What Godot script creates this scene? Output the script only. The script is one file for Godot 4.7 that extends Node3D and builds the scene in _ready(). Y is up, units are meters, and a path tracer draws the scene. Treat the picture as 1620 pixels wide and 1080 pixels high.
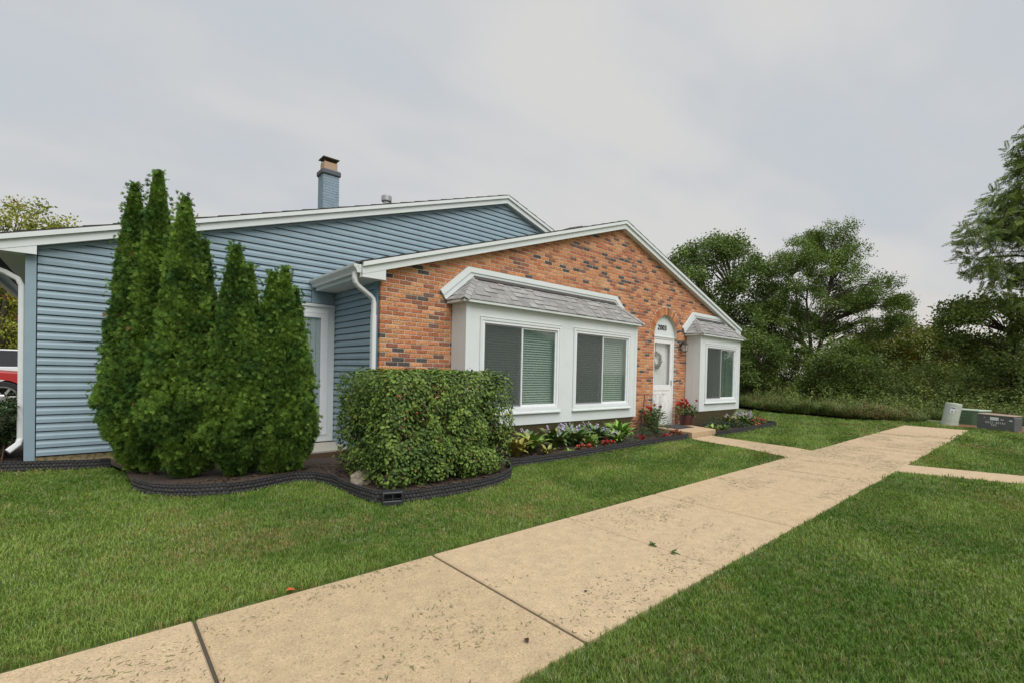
extends Node3D

const CAM := Vector3(-3.0923, 1.2533, 6.4589)
const XA := 5.737          # brick gable apex
const YA := 4.505
const XM := 3.7245         # blue gable apex
const YM := 4.9903
const SL := 0.3195         # roof slope
const WD := 11.474         # brick wall width
const ZM := -1.713         # plane of the blue wall
const XL := -3.7177        # left corner of the blue wall

var rng := RandomNumberGenerator.new()
var M := {}
var names := {}
var cam_basis: Basis

class MB:
	var v := PackedVector3Array()
	var n := PackedVector3Array()
	var c := PackedColorArray()
	var col := Color.WHITE
	func tri(a: Vector3, b: Vector3, d: Vector3) -> void:
		var nn := (b - a).cross(d - a)
		if nn.length_squared() < 1e-18:
			return
		nn = nn.normalized()
		v.append(a); v.append(d); v.append(b)
		for _i in 3:
			n.append(nn); c.append(col)
	func trin(a: Vector3, b: Vector3, d: Vector3, na: Vector3, nb: Vector3, nd: Vector3) -> void:
		v.append(a); v.append(d); v.append(b)
		n.append(na); n.append(nd); n.append(nb)
		for _i in 3:
			c.append(col)
	func quad(a: Vector3, b: Vector3, d: Vector3, e: Vector3) -> void:
		tri(a, b, d)
		tri(a, d, e)
	func box(ct: Vector3, s: Vector3, bs := Basis.IDENTITY, bev := 0.0) -> void:
		var h := s * 0.5
		bev = min(bev, min(h.x, min(h.y, h.z)) * 0.9)
		for ax in 3:
			for sg in [-1.0, 1.0]:
				var u := (ax + 1) % 3
				var w := (ax + 2) % 3
				var q: Array[Vector3] = []
				for k in [[-1, -1], [1, -1], [1, 1], [-1, 1]]:
					var p := Vector3.ZERO
					p[ax] = sg * h[ax]
					p[u] = k[0] * (h[u] - bev)
					p[w] = k[1] * (h[w] - bev)
					q.append(ct + bs * p)
				if sg > 0:
					quad(q[0], q[1], q[2], q[3])
				else:
					quad(q[3], q[2], q[1], q[0])
		if bev <= 0.0:
			return
		for ax in 3:
			var u := (ax + 1) % 3
			var w := (ax + 2) % 3
			for su in [-1.0, 1.0]:
				for sw in [-1.0, 1.0]:
					var q: Array[Vector3] = []
					for k in [[-1, 0], [1, 0], [1, 1], [-1, 1]]:
						var p := Vector3.ZERO
						p[ax] = k[0] * (h[ax] - bev)
						p[u] = su * (h[u] - (bev if k[1] == 1 else 0.0))
						p[w] = sw * (h[w] - (0.0 if k[1] == 1 else bev))
						q.append(ct + bs * p)
					_oriented(q, ct)
		for sx in [-1.0, 1.0]:
			for sy in [-1.0, 1.0]:
				for sz in [-1.0, 1.0]:
					var a := ct + bs * Vector3(sx * h.x, sy * (h.y - bev), sz * (h.z - bev))
					var b := ct + bs * Vector3(sx * (h.x - bev), sy * h.y, sz * (h.z - bev))
					var d := ct + bs * Vector3(sx * (h.x - bev), sy * (h.y - bev), sz * h.z)
					if sx * sy * sz > 0:
						tri(a, b, d)
					else:
						tri(a, d, b)
	func _oriented(q: Array[Vector3], ct: Vector3) -> void:
		var nn := (q[1] - q[0]).cross(q[2] - q[0])
		if nn.dot((q[0] + q[2]) * 0.5 - ct) > 0:
			quad(q[0], q[1], q[2], q[3])
		else:
			quad(q[3], q[2], q[1], q[0])
	func hexa(p: Array) -> void:  # 8 corners: 0-3 one side, 4-7 the other side
		var ct := Vector3.ZERO
		for a in p:
			ct += a / 8.0
		for f in [[0, 1, 2, 3], [4, 5, 6, 7], [0, 1, 5, 4], [1, 2, 6, 5], [2, 3, 7, 6], [3, 0, 4, 7]]:
			var q: Array[Vector3] = [p[f[0]], p[f[1]], p[f[2]], p[f[3]]]
			_oriented(q, ct)
	func slab(a: Vector3, b: Vector3) -> void:
		box((a + b) * 0.5, (b - a).abs())
	func extr(poly: PackedVector2Array, z0: float, z1: float, xf := Transform3D.IDENTITY) -> void:
		if Geometry2D.is_polygon_clockwise(poly):
			poly = poly.duplicate()
			poly.reverse()
		var ix := Geometry2D.triangulate_polygon(poly)
		for i in range(0, ix.size(), 3):
			var a := poly[ix[i]]
			var b := poly[ix[i + 1]]
			var d := poly[ix[i + 2]]
			if (b - a).cross(d - a) < 0:
				var t := b
				b = d
				d = t
			tri(xf * Vector3(a.x, a.y, z1), xf * Vector3(b.x, b.y, z1), xf * Vector3(d.x, d.y, z1))
			tri(xf * Vector3(a.x, a.y, z0), xf * Vector3(d.x, d.y, z0), xf * Vector3(b.x, b.y, z0))
		for i in poly.size():
			var a := poly[i]
			var b := poly[(i + 1) % poly.size()]
			quad(xf * Vector3(a.x, a.y, z0), xf * Vector3(b.x, b.y, z0), xf * Vector3(b.x, b.y, z1), xf * Vector3(a.x, a.y, z1))
	func tube(pts: Array, rad: Array, seg := 8, cap := true) -> void:
		var rings: Array = []
		var nr: Array = []
		var side := Vector3.ZERO
		for i in pts.size():
			var t: Vector3 = (pts[min(i + 1, pts.size() - 1)] - pts[max(i - 1, 0)]).normalized()
			if side == Vector3.ZERO:
				side = t.cross(Vector3(0.31, 0.2, 0.93)).normalized()
			side = (side - t * side.dot(t)).normalized()
			var up := t.cross(side)
			var r: Array[Vector3] = []
			var m: Array[Vector3] = []
			for k in seg:
				var a := TAU * k / seg
				var d := side * cos(a) + up * sin(a)
				r.append(pts[i] + d * float(rad[i]))
				m.append(d)
			rings.append(r)
			nr.append(m)
		for i in pts.size() - 1:
			for k in seg:
				var k2 := (k + 1) % seg
				trin(rings[i][k], rings[i][k2], rings[i + 1][k2], nr[i][k], nr[i][k2], nr[i + 1][k2])
				trin(rings[i][k], rings[i + 1][k2], rings[i + 1][k], nr[i][k], nr[i + 1][k2], nr[i + 1][k])
		if cap:
			for k in seg:
				var k2 := (k + 1) % seg
				tri(pts[0], rings[0][k2], rings[0][k])
				tri(pts[-1], rings[-1][k], rings[-1][k2])
	func duct(pts: Array, w: float, d: float, side: Vector3) -> void:  # rectangular pipe, `side` is the width axis
		var rings: Array = []
		for i in pts.size():
			var t: Vector3 = (pts[min(i + 1, pts.size() - 1)] - pts[max(i - 1, 0)]).normalized()
			var s := (side - t * side.dot(t)).normalized()
			var up := t.cross(s)
			var r: Array[Vector3] = []
			var b := 0.012
			for k in [[1, -1, 0], [1, 1, 0], [1, 1, 1], [-1, 1, 1], [-1, 1, 0], [-1, -1, 0], [-1, -1, 1], [1, -1, 1]]:
				r.append(pts[i] + s * k[0] * (w / 2 - (b if k[2] == 1 else 0.0)) + up * k[1] * (d / 2 - (0.0 if k[2] == 1 else b)))
			rings.append(r)
		for i in pts.size() - 1:
			for k in 8:
				var k2 := (k + 1) % 8
				quad(rings[i][k], rings[i][k2], rings[i + 1][k2], rings[i + 1][k])
		for k in range(1, 7):
			tri(rings[0][0], rings[0][k + 1], rings[0][k])
			tri(rings[-1][0], rings[-1][k], rings[-1][k + 1])
	func lathe(prof: Array, seg := 20, xf := Transform3D.IDENTITY) -> void:
		for i in prof.size() - 1:
			var a: Vector2 = prof[i]
			var b: Vector2 = prof[i + 1]
			var d := (b - a).normalized()
			for k in seg:
				var t0 := TAU * k / seg
				var t1 := TAU * (k + 1) / seg
				var p := func(q: Vector2, t: float) -> Vector3: return xf * Vector3(q.x * cos(t), q.y, q.x * sin(t))
				var nf := func(t: float) -> Vector3: return (xf.basis * Vector3(d.y * cos(t), -d.x, d.y * sin(t))).normalized()
				trin(p.call(a, t0), p.call(b, t1), p.call(a, t1), nf.call(t0), nf.call(t1), nf.call(t1))
				trin(p.call(a, t0), p.call(b, t0), p.call(b, t1), nf.call(t0), nf.call(t0), nf.call(t1))
	func mesh() -> ArrayMesh:
		var m := ArrayMesh.new()
		var a := []
		a.resize(Mesh.ARRAY_MAX)
		a[Mesh.ARRAY_VERTEX] = v
		a[Mesh.ARRAY_NORMAL] = n
		a[Mesh.ARRAY_COLOR] = c
		m.add_surface_from_arrays(Mesh.PRIMITIVE_TRIANGLES, a)
		return m

# ---------- naming and placing ----------
func numbered(s: String) -> String:
	if not names.has(s):
		names[s] = 0
		return s
	names[s] += 1
	return "%s_%03d" % [s, names[s]]

func tag(o: Node, label: String, category: String, group := "") -> void:
	o.set_meta("label", label)
	o.set_meta("category", category)
	if group != "":
		o.set_meta("group", group)

func thing(called: String, label: String, category: String, at := Vector3.ZERO, group := "") -> Node3D:
	var o := Node3D.new()
	o.name = numbered(called)
	add_child(o)
	o.position = at
	tag(o, label, category, group)
	return o

func origin_of(p: Node) -> Vector3:
	var q := Vector3.ZERO
	while p != self and p != null:
		q += (p as Node3D).position
		p = p.get_parent()
	return q

# commits shapes given in world coordinates as one mesh under `parent`
func put(mb: MB, called: String, mat: Material, parent: Node = self) -> MeshInstance3D:
	return put_mesh(mb.mesh(), called, mat, parent)

func put_mesh(m: Mesh, called: String, mat: Material, parent: Node = self) -> MeshInstance3D:
	var o := MeshInstance3D.new()
	o.mesh = m
	o.material_override = mat
	if parent == self:
		o.name = numbered(called)
		add_child(o)
	else:
		o.name = called
		o.position = -origin_of(parent)
		parent.add_child(o, true)
	return o

func structure(mb: MB, called: String, mat: Material) -> MeshInstance3D:
	var o := put(mb, called, mat)
	o.set_meta("kind", "structure")
	return o

func scatter(called: String, m: Mesh, mat: Material, xfs: Array, cols: PackedColorArray, parent: Node = self) -> MultiMeshInstance3D:
	var mm := MultiMesh.new()
	mm.transform_format = MultiMesh.TRANSFORM_3D
	mm.use_colors = true
	mm.mesh = m
	mm.instance_count = xfs.size()
	for i in xfs.size():
		mm.set_instance_transform(i, xfs[i])
		mm.set_instance_color(i, cols[i])
	var o := MultiMeshInstance3D.new()
	o.multimesh = mm
	o.material_override = mat
	if parent == self:
		o.name = numbered(called)
		add_child(o)
	else:
		o.name = called
		o.position = -origin_of(parent)
		parent.add_child(o, true)
		o.set_meta("kind", "stuff")
	return o

# ---------- materials ----------
func lin(r: float, g: float, b: float) -> Color:
	return Color(r, g, b).linear_to_srgb()

# seamless grey noise mapped through a ramp of [position, linear colour] stops
func tex(sz: int, freq: float, oct: int, sd: int, stops: Array, kind := FastNoiseLite.TYPE_SIMPLEX_SMOOTH, stretch := 1) -> ImageTexture:
	var f := FastNoiseLite.new()
	f.seed = sd
	f.noise_type = kind
	f.frequency = freq
	f.fractal_octaves = oct
	f.fractal_type = FastNoiseLite.FRACTAL_FBM if oct > 1 else FastNoiseLite.FRACTAL_NONE
	if kind == FastNoiseLite.TYPE_CELLULAR:
		f.cellular_return_type = FastNoiseLite.RETURN_CELL_VALUE
	var im := f.get_seamless_image(sz, sz)
	im.convert(Image.FORMAT_L8)
	if stretch > 1:
		im.resize(sz, sz / stretch, Image.INTERPOLATE_BILINEAR)
	var d := im.get_data()
	var lut := PackedByteArray()
	for i in 256:
		var t := i / 255.0
		var cc: Color = stops[0][1]
		for k in stops.size() - 1:
			if t >= stops[k][0]:
				var w: float = clamp((t - stops[k][0]) / max(1e-5, stops[k + 1][0] - stops[k][0]), 0.0, 1.0)
				cc = (stops[k][1] as Color).lerp(stops[k + 1][1], w)
		cc = cc.linear_to_srgb()
		lut.append(int(clamp(cc.r, 0, 1) * 255)); lut.append(int(clamp(cc.g, 0, 1) * 255)); lut.append(int(clamp(cc.b, 0, 1) * 255))
	var out := PackedByteArray()
	out.resize(d.size() * 3)
	for i in d.size():
		var q := d[i] * 3
		out[i * 3] = lut[q]
		out[i * 3 + 1] = lut[q + 1]
		out[i * 3 + 2] = lut[q + 2]
	return ImageTexture.create_from_image(Image.create_from_data(im.get_width(), im.get_height(), false, Image.FORMAT_RGB8, out))

func grey_stops(a: float, b: float) -> Array:
	return [[0.2, Color(a, a, a)], [0.8, Color(b, b, b)]]

func mat(cl: Color, rough: float, t: Texture2D = null, tile := 1.0, o := {}) -> StandardMaterial3D:
	var m := StandardMaterial3D.new()
	m.albedo_color = cl
	m.roughness = rough
	m.metallic = o.get("metal", 0.0)
	m.metallic_specular = o.get("spec", 0.5)
	m.vertex_color_use_as_albedo = o.get("vc", true)
	if t:
		m.albedo_texture = t
	if o.has("bump"):
		m.heightmap_enabled = true
		m.heightmap_texture = o.bump
		m.heightmap_scale = o.get("bs", 0.2)
	if t or o.has("bump"):
		m.uv1_triplanar = true
		m.uv1_world_triplanar = true
		m.uv1_scale = Vector3.ONE / tile
	if o.has("back"):
		m.backlight_enabled = true
		m.backlight = o.back
	if o.has("alpha"):
		m.transparency = BaseMaterial3D.TRANSPARENCY_ALPHA
		m.albedo_color.a = o.alpha
	return m

func make_materials() -> void:
	var fine := tex(512, 0.03, 3, 11, grey_stops(0.86, 1.1))
	var grain := tex(512, 0.18, 2, 12, grey_stops(0.80, 1.14))
	var bumps := tex(512, 0.10, 3, 13, grey_stops(0.0, 1.0))
	var white := tex(512, 0.012, 4, 14, [[0.1, Color(0.95, 0.95, 0.945)], [0.5, Color(0.985, 0.985, 0.985)], [0.9, Color(1.0, 1.0, 1.0)]])
	M.brick = mat(lin(1, 1, 1), 0.88, tex(512, 0.035, 4, 21, [[0.25, Color(0.40, 0.33, 0.30)], [0.42, Color(0.80, 0.74, 0.70)], [0.56, Color(1.06, 1.06, 1.05)], [0.80, Color(1.30, 1.42, 1.45)]]), 0.55, {bump = bumps, bs = 0.16})
	M.mortar = mat(lin(0.56, 0.52, 0.46), 0.95, grain, 0.5, {bump = bumps, bs = 0.2})
	M.siding = mat(lin(1, 1, 1), 0.5, tex(512, 0.012, 3, 22, grey_stops(0.93, 1.04)), 2.3, {spec = 0.4})
	M.lap_shade = mat(lin(0.022, 0.024, 0.027), 0.9)  # near-black backing: shade under the siding laps put into colour
	M.blue_trim = mat(lin(0.235, 0.325, 0.385), 0.5, white, 1.7)
	M.white = mat(lin(0.635, 0.685, 0.69), 0.55, white, 3.1)
	M.white_dull = mat(lin(0.62, 0.645, 0.64), 0.7, white, 1.3)
	M.vinyl = mat(lin(0.74, 0.775, 0.80), 0.32, white, 1.5)
	M.roof = mat(lin(0.075, 0.068, 0.064), 0.95, grain, 0.3, {bump = grain, bs = 0.3})
	M.shingle = mat(lin(1, 1, 1), 0.95, tex(512, 0.2, 2, 23, grey_stops(0.62, 1.3)), 0.35, {bump = grain, bs = 0.25})
	M.roof_dark = mat(lin(0.055, 0.05, 0.047), 0.8, grain, 0.3)
	M.gutter = mat(lin(0.62, 0.65, 0.65), 0.45, tex(512, 0.02, 4, 24, [[0.15, Color(0.62, 0.60, 0.55)], [0.45, Color(0.93, 0.93, 0.92)], [0.9, Color(1, 1, 1)]]), 0.8)
	M.spout = mat(lin(0.66, 0.69, 0.70), 0.4, white, 0.9)
	M.screen = mat(lin(0.085, 0.10, 0.095), 0.9, null, 1.0, {alpha = 0.40})
	M.screen_frame = mat(lin(0.33, 0.32, 0.36), 0.5)
	M.glass = mat(lin(0.20, 0.34, 0.28), 0.02, null, 1.0, {alpha = 0.13, spec = 1.0})
	M.blind = mat(lin(0.37, 0.445, 0.39), 0.5)
	M.vane = mat(lin(0.35, 0.45, 0.395), 0.75, fine, 0.4)
	M.drape = mat(lin(0.55, 0.62, 0.66), 0.75, fine, 0.4)
	M.dark = mat(lin(0.025, 0.025, 0.027), 0.5)
	M.iron = mat(lin(0.03, 0.03, 0.03), 0.45, grain, 0.2)
	M.skirt = mat(lin(0.25, 0.205, 0.125), 0.95, tex(512, 0.02, 5, 25, [[0.2, Color(0.45, 0.5, 0.35)], [0.5, Color(0.9, 0.9, 0.8)], [0.85, Color(1.4, 1.3, 1.15)]]), 0.7)
	M.door_white = mat(lin(0.74, 0.76, 0.765), 0.42, white, 1.2)
	M.chimney = mat(lin(0.25, 0.34, 0.42), 0.8, tex(512, 0.04, 4, 26, grey_stops(0.7, 1.2)), 0.6, {bump = bumps, bs = 0.2})
	M.chim_mortar = mat(lin(0.34, 0.42, 0.49), 0.9, fine, 0.4)
	M.crown = mat(lin(0.10, 0.11, 0.125), 0.9, grain, 0.4)
	M.flue = mat(lin(0.40, 0.28, 0.19), 0.9, tex(256, 0.02, 3, 27, [[0.3, Color(1.0, 0.95, 0.9)], [0.6, Color(1.1, 1.5, 2.0)]]), 0.35)
	M.galv = mat(lin(0.42, 0.43, 0.44), 0.35, grain, 0.3, {metal = 0.7})
	M.rust = mat(lin(0.09, 0.07, 0.06), 0.8, grain, 0.2)
	# ground
	M.lawn = mat(lin(1, 1, 1), 0.95, tex(1024, 0.02, 5, 31, [[0.2, Color(0.050, 0.070, 0.020)], [0.5, Color(0.078, 0.112, 0.03)], [0.8, Color(0.13, 0.125, 0.05)]]), 3.1)
	M.far = mat(lin(0.05, 0.07, 0.025), 0.95, fine, 7.0)
	M.mulch = mat(lin(1, 1, 1), 1.0, tex(1024, 0.05, 4, 32, [[0.2, Color(0.018, 0.012, 0.009)], [0.5, Color(0.055, 0.037, 0.027)], [0.85, Color(0.11, 0.078, 0.058)]]), 1.3, {bump = bumps, bs = 1.6})
	M.concrete = mat(lin(1, 1, 1), 0.92, aggregate(), 0.8, {bump = grain, bs = 0.10})
	M.concrete_side = mat(lin(0.07, 0.06, 0.045), 0.95, grain, 0.3, {bump = grain, bs = 0.3})
	M.stoop = mat(lin(0.95, 0.92, 0.88), 0.92, aggregate(), 0.6, {bump = grain, bs = 0.15})
	M.asphalt = mat(lin(0.06, 0.06, 0.062), 0.95, grain, 0.5)
	# plants
	M.leaf = mat(lin(1, 1, 1), 0.52, null, 1.0, {back = Color(0.62, 0.68, 0.32), spec = 0.4})
	M.gloss_leaf = mat(lin(1, 1, 1), 0.52, null, 1.0, {back = Color(0.44, 0.48, 0.20), spec = 0.35})
	M.conifer = mat(lin(1, 1, 1), 0.62, null, 1.0, {back = Color(0.34, 0.38, 0.14), spec = 0.3})
	M.grass = mat(lin(1, 1, 1), 0.5, null, 1.0, {back = Color(0.50, 0.56, 0.26), spec = 0.35})
	M.petal = mat(lin(1, 1, 1), 0.6, null, 1.0, {back = Color(0.3, 0.2, 0.25), spec = 0.3})
	M.bark = mat(lin(0.085, 0.068, 0.052), 0.95, grain, 0.25, {bump = bumps, bs = 1.0})
	M.twig = mat(lin(0.13, 0.085, 0.055), 0.9, fine, 0.2)
	M.edging = mat(lin(0.030, 0.029, 0.032), 0.62, grain, 0.25, {bump = bumps, bs = 0.25})
	M.plastic = mat(lin(0.022, 0.024, 0.028), 0.45)
	M.rock = mat(lin(0.30, 0.265, 0.20), 0.95, tex(512, 0.02, 5, 33, grey_stops(0.55, 1.3)), 0.5, {bump = bumps, bs = 0.8})
	M.terracotta = mat(lin(0.075, 0.022, 0.018), 0.5, fine, 0.3)
	M.mat_rubber = mat(lin(0.03, 0.032, 0.036), 0.95, grain, 0.15)
	M.wood_grey = mat(lin(0.42, 0.40, 0.35), 0.85, grain, 0.4)
	M.wood_brown = mat(lin(0.10, 0.06, 0.035), 0.85, grain, 0.4)

# exposed aggregate: tan cement with light and dark pebbles
func aggregate() -> ImageTexture:
	if M.has("agg"):
		return M.agg
	var n := 768
	var f := FastNoiseLite.new()
	f.seed = 77
	f.noise_type = FastNoiseLite.TYPE_CELLULAR
	f.cellular_return_type = FastNoiseLite.RETURN_CELL_VALUE
	f.frequency = 0.17
	f.fractal_type = FastNoiseLite.FRACTAL_NONE
	var a := f.get_seamless_image(n, n)
	a.convert(Image.FORMAT_L8)
	f.noise_type = FastNoiseLite.TYPE_SIMPLEX_SMOOTH
	f.frequency = 0.006
	f.fractal_type = FastNoiseLite.FRACTAL_FBM
	f.fractal_octaves = 5
	var b := f.get_seamless_image(n, n)
	b.convert(Image.FORMAT_L8)
	var da := a.get_data()
	var db := b.get_data()
	var out := PackedByteArray()
	out.resize(n * n * 3)
	for i in n * n:
		var t := da[i] / 255.0
		var l := 0.90 + 0.20 * (db[i] / 255.0)
		var k := 1.0
		if t < 0.12:
			k = 0.74
		elif t > 0.9:
			k = 1.2
		else:
			k = 0.92 + 0.16 * t
		var cc := Color(0.435 * l * k, 0.332 * l * k, 0.212 * l * k).linear_to_srgb()
		out[i * 3] = int(min(1.0, cc.r) * 255)
		out[i * 3 + 1] = int(min(1.0, cc.g) * 255)
		out[i * 3 + 2] = int(min(1.0, cc.b) * 255)
	M.agg = ImageTexture.create_from_image(Image.create_from_data(n, n, false, Image.FORMAT_RGB8, out))
	return M.agg

# ---------- ground ----------
func ss(a: float, b: float, x: float) -> float:
	return smoothstep(a, b, x)

func gh(x: float, z: float) -> float:  # height of the ground
	return -0.11 * ss(0.5, 6.5, x) * (1.0 - ss(1.3, 3.6, z)) - 0.24 * (1.0 - ss(-1.7, 0.9, z)) * ss(-3.0, -2.5, x) * (1.0 - ss(-0.1, 0.3, x))

func rnd(a: float, b: float) -> float:
	return rng.randf_range(a, b)

func make_sky() -> Sky:
	var w := 1024
	var h := 512
	var f := FastNoiseLite.new()
	f.seed = 5
	f.frequency = 0.55
	f.fractal_octaves = 5
	f.fractal_gain = 0.5
	var im := Image.create(w, h, false, Image.FORMAT_RGB8)
	for j in h:
		var el := PI * (0.5 - (j + 0.5) / h)
		for i in w:
			var az := TAU * ((i + 0.5) / w - 0.5)
			var cl: Color
			if el > -0.02:
				var d := Vector3(sin(az) * cos(el), sin(el), -cos(az) * cos(el))
				var q := Vector2(d.x, d.z) / (maxf(d.y, 0.0) + 0.22)
				var t := f.get_noise_3d(q.x * 0.9 + q.y * 0.5, q.y * 1.5 - q.x * 0.3, 3.0) * 0.5 + 0.5
				var t2 := f.get_noise_3d(q.x * 3.1, q.y * 4.4, 9.0)
				var t3 := f.get_noise_3d(q.x * 2.0 - q.y * 5.5, q.y * 2.2 + q.x * 0.8, 21.0)
				t = smoothstep(0.26, 0.68, t + 0.13 * t2 + 0.14 * t3)
				cl = Color(0.550, 0.585, 0.625).lerp(Color(0.665, 0.660, 0.655), t)
				var hz := 1.0 - smoothstep(0.0, 0.20, el)
				cl = cl.lerp(Color(0.74, 0.675, 0.60), hz * 0.8)
			else:
				cl = Color(0.20, 0.21, 0.17)
			im.set_pixel(i, j, cl.linear_to_srgb())
	var pm := PanoramaSkyMaterial.new()
	pm.panorama = ImageTexture.create_from_image(im)
	var s := Sky.new()
	s.sky_material = pm
	return s

func _ready() -> void:
	rng.seed = 4711
	# camera
	var cam := Camera3D.new()
	cam.name = "camera"
	cam_basis = Basis(Vector3.UP, deg_to_rad(-41.3825)) * Basis(Vector3.RIGHT, deg_to_rad(-0.7316)) * Basis(Vector3.BACK, deg_to_rad(1.3156))
	cam.transform = Transform3D(cam_basis, CAM)
	cam.projection = Camera3D.PROJECTION_FRUSTUM
	cam.near = 0.1
	cam.far = 1500.0
	cam.size = 0.1 * 1080.0 / 749.9
	cam.frustum_offset = Vector2(-1.57, 58.43) / 749.9 * 0.1
	add_child(cam)
	cam.current = true
	# sky, exposure, sun
	var env := Environment.new()
	env.background_mode = Environment.BG_SKY
	env.sky = make_sky()
	env.background_energy_multiplier = 0.44
	env.tonemap_mode = Environment.TONE_MAPPER_LINEAR
	env.tonemap_exposure = 2.3
	env.sdfgi_enabled = true
	env.ssao_enabled = true
	env.ssil_enabled = true
	var we := WorldEnvironment.new()
	we.name = "environment"
	we.environment = env
	add_child(we)
	var sun := DirectionalLight3D.new()
	sun.name = "sun"
	sun.light_energy = 0.5
	sun.light_color = Color(1.0, 0.985, 0.96)
	sun.light_angular_distance = 55.0
	sun.shadow_enabled = true
	sun.look_at_from_position(Vector3(-1.5, 10.0, 6.5), Vector3.ZERO)
	add_child(sun)
	make_materials()
	build_ground()
	build_house()
	build_beds()
	build_entry()
	build_arborvitae()
	build_hedge()
	build_flowers()
	build_utilities()
	build_cars()
	build_woods()
	build_grass()
	build_litter()
	build_neighbor()

const WALK_L := 3.705
const WALK_R := 5.055

# outlines in plan (x, z)
var bed_main := PackedVector2Array([Vector2(-2.8, 0.30), Vector2(-2.72, 0.66), Vector2(-2.59, 0.87), Vector2(-2.38, 1.06), Vector2(-2.16, 1.15), Vector2(-1.85, 1.13), Vector2(-1.60, 1.04), Vector2(-1.41, 0.99), Vector2(-1.27, 1.08), Vector2(-1.18, 1.31), Vector2(-1.17, 1.75), Vector2(-1.14, 2.14), Vector2(-1.08, 2.30), Vector2(-0.95, 2.40), Vector2(-0.72, 2.46), Vector2(-0.48, 2.48), Vector2(-0.08, 2.46), Vector2(0.32, 2.39), Vector2(0.66, 2.20), Vector2(0.86, 1.96), Vector2(0.97, 1.78)])
var bed_front := PackedVector2Array([Vector2(1.0, 1.735), Vector2(1.6, 1.74), Vector2(2.26, 1.70), Vector2(3.3, 1.54), Vector2(4.37, 1.37), Vector2(5.6, 1.26), Vector2(6.74, 1.20)])
var bed_right := PackedVector2Array([Vector2(7.80, 1.36), Vector2(8.6, 1.38), Vector2(9.35, 1.35), Vector2(10.6, 1.27), Vector2(11.85, 1.2), Vector2(11.95, 0.9)])
var bed_left := PackedVector2Array([Vector2(-5.4, -2.1), Vector2(-4.6, -1.72), Vector2(-3.9, -1.40), Vector2(-3.37, -1.15), Vector2(-2.95, -1.02)])
var path_door := PackedVector2Array([Vector2(6.78, 1.25), Vector2(6.62, 1.52), Vector2(5.83, 2.78), Vector2(5.30, 3.60), Vector2(5.16, 3.70), Vector2(6.40, 3.70), Vector2(6.55, 3.38), Vector2(6.97, 2.60), Vector2(7.66, 1.39), Vector2(7.72, 1.25)])
var path_cross := PackedVector2Array([Vector2(5.30, 5.06), Vector2(5.69, 6.27), Vector2(6.6, 9.1), Vector2(7.4, 9.1), Vector2(6.46, 6.27), Vector2(6.10, 5.06)])
var soil: Array[PackedVector2Array] = []

func in_soil(p: Vector2) -> bool:
	for q in soil:
		if Geometry2D.is_point_in_polygon(p, q):
			return true
	return false

func walk_l(x: float) -> float:  # left edge of the walk, which widens at its far end
	return WALK_L

func on_walk(p: Vector2, pad := 0.0) -> bool:
	if p.y > WALK_L - pad and p.y < WALK_R + pad and p.x < 14.35 + pad:
		return true
	for q in [path_door, path_cross]:
		if Geometry2D.is_point_in_polygon(p, q):
			return true
	if pad > 0.0:
		for q in [path_door, path_cross]:
			for k in 4:
				if Geometry2D.is_point_in_polygon(p + Vector2.from_angle(k * PI / 2) * pad, q):
					return true
	return false

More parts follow.
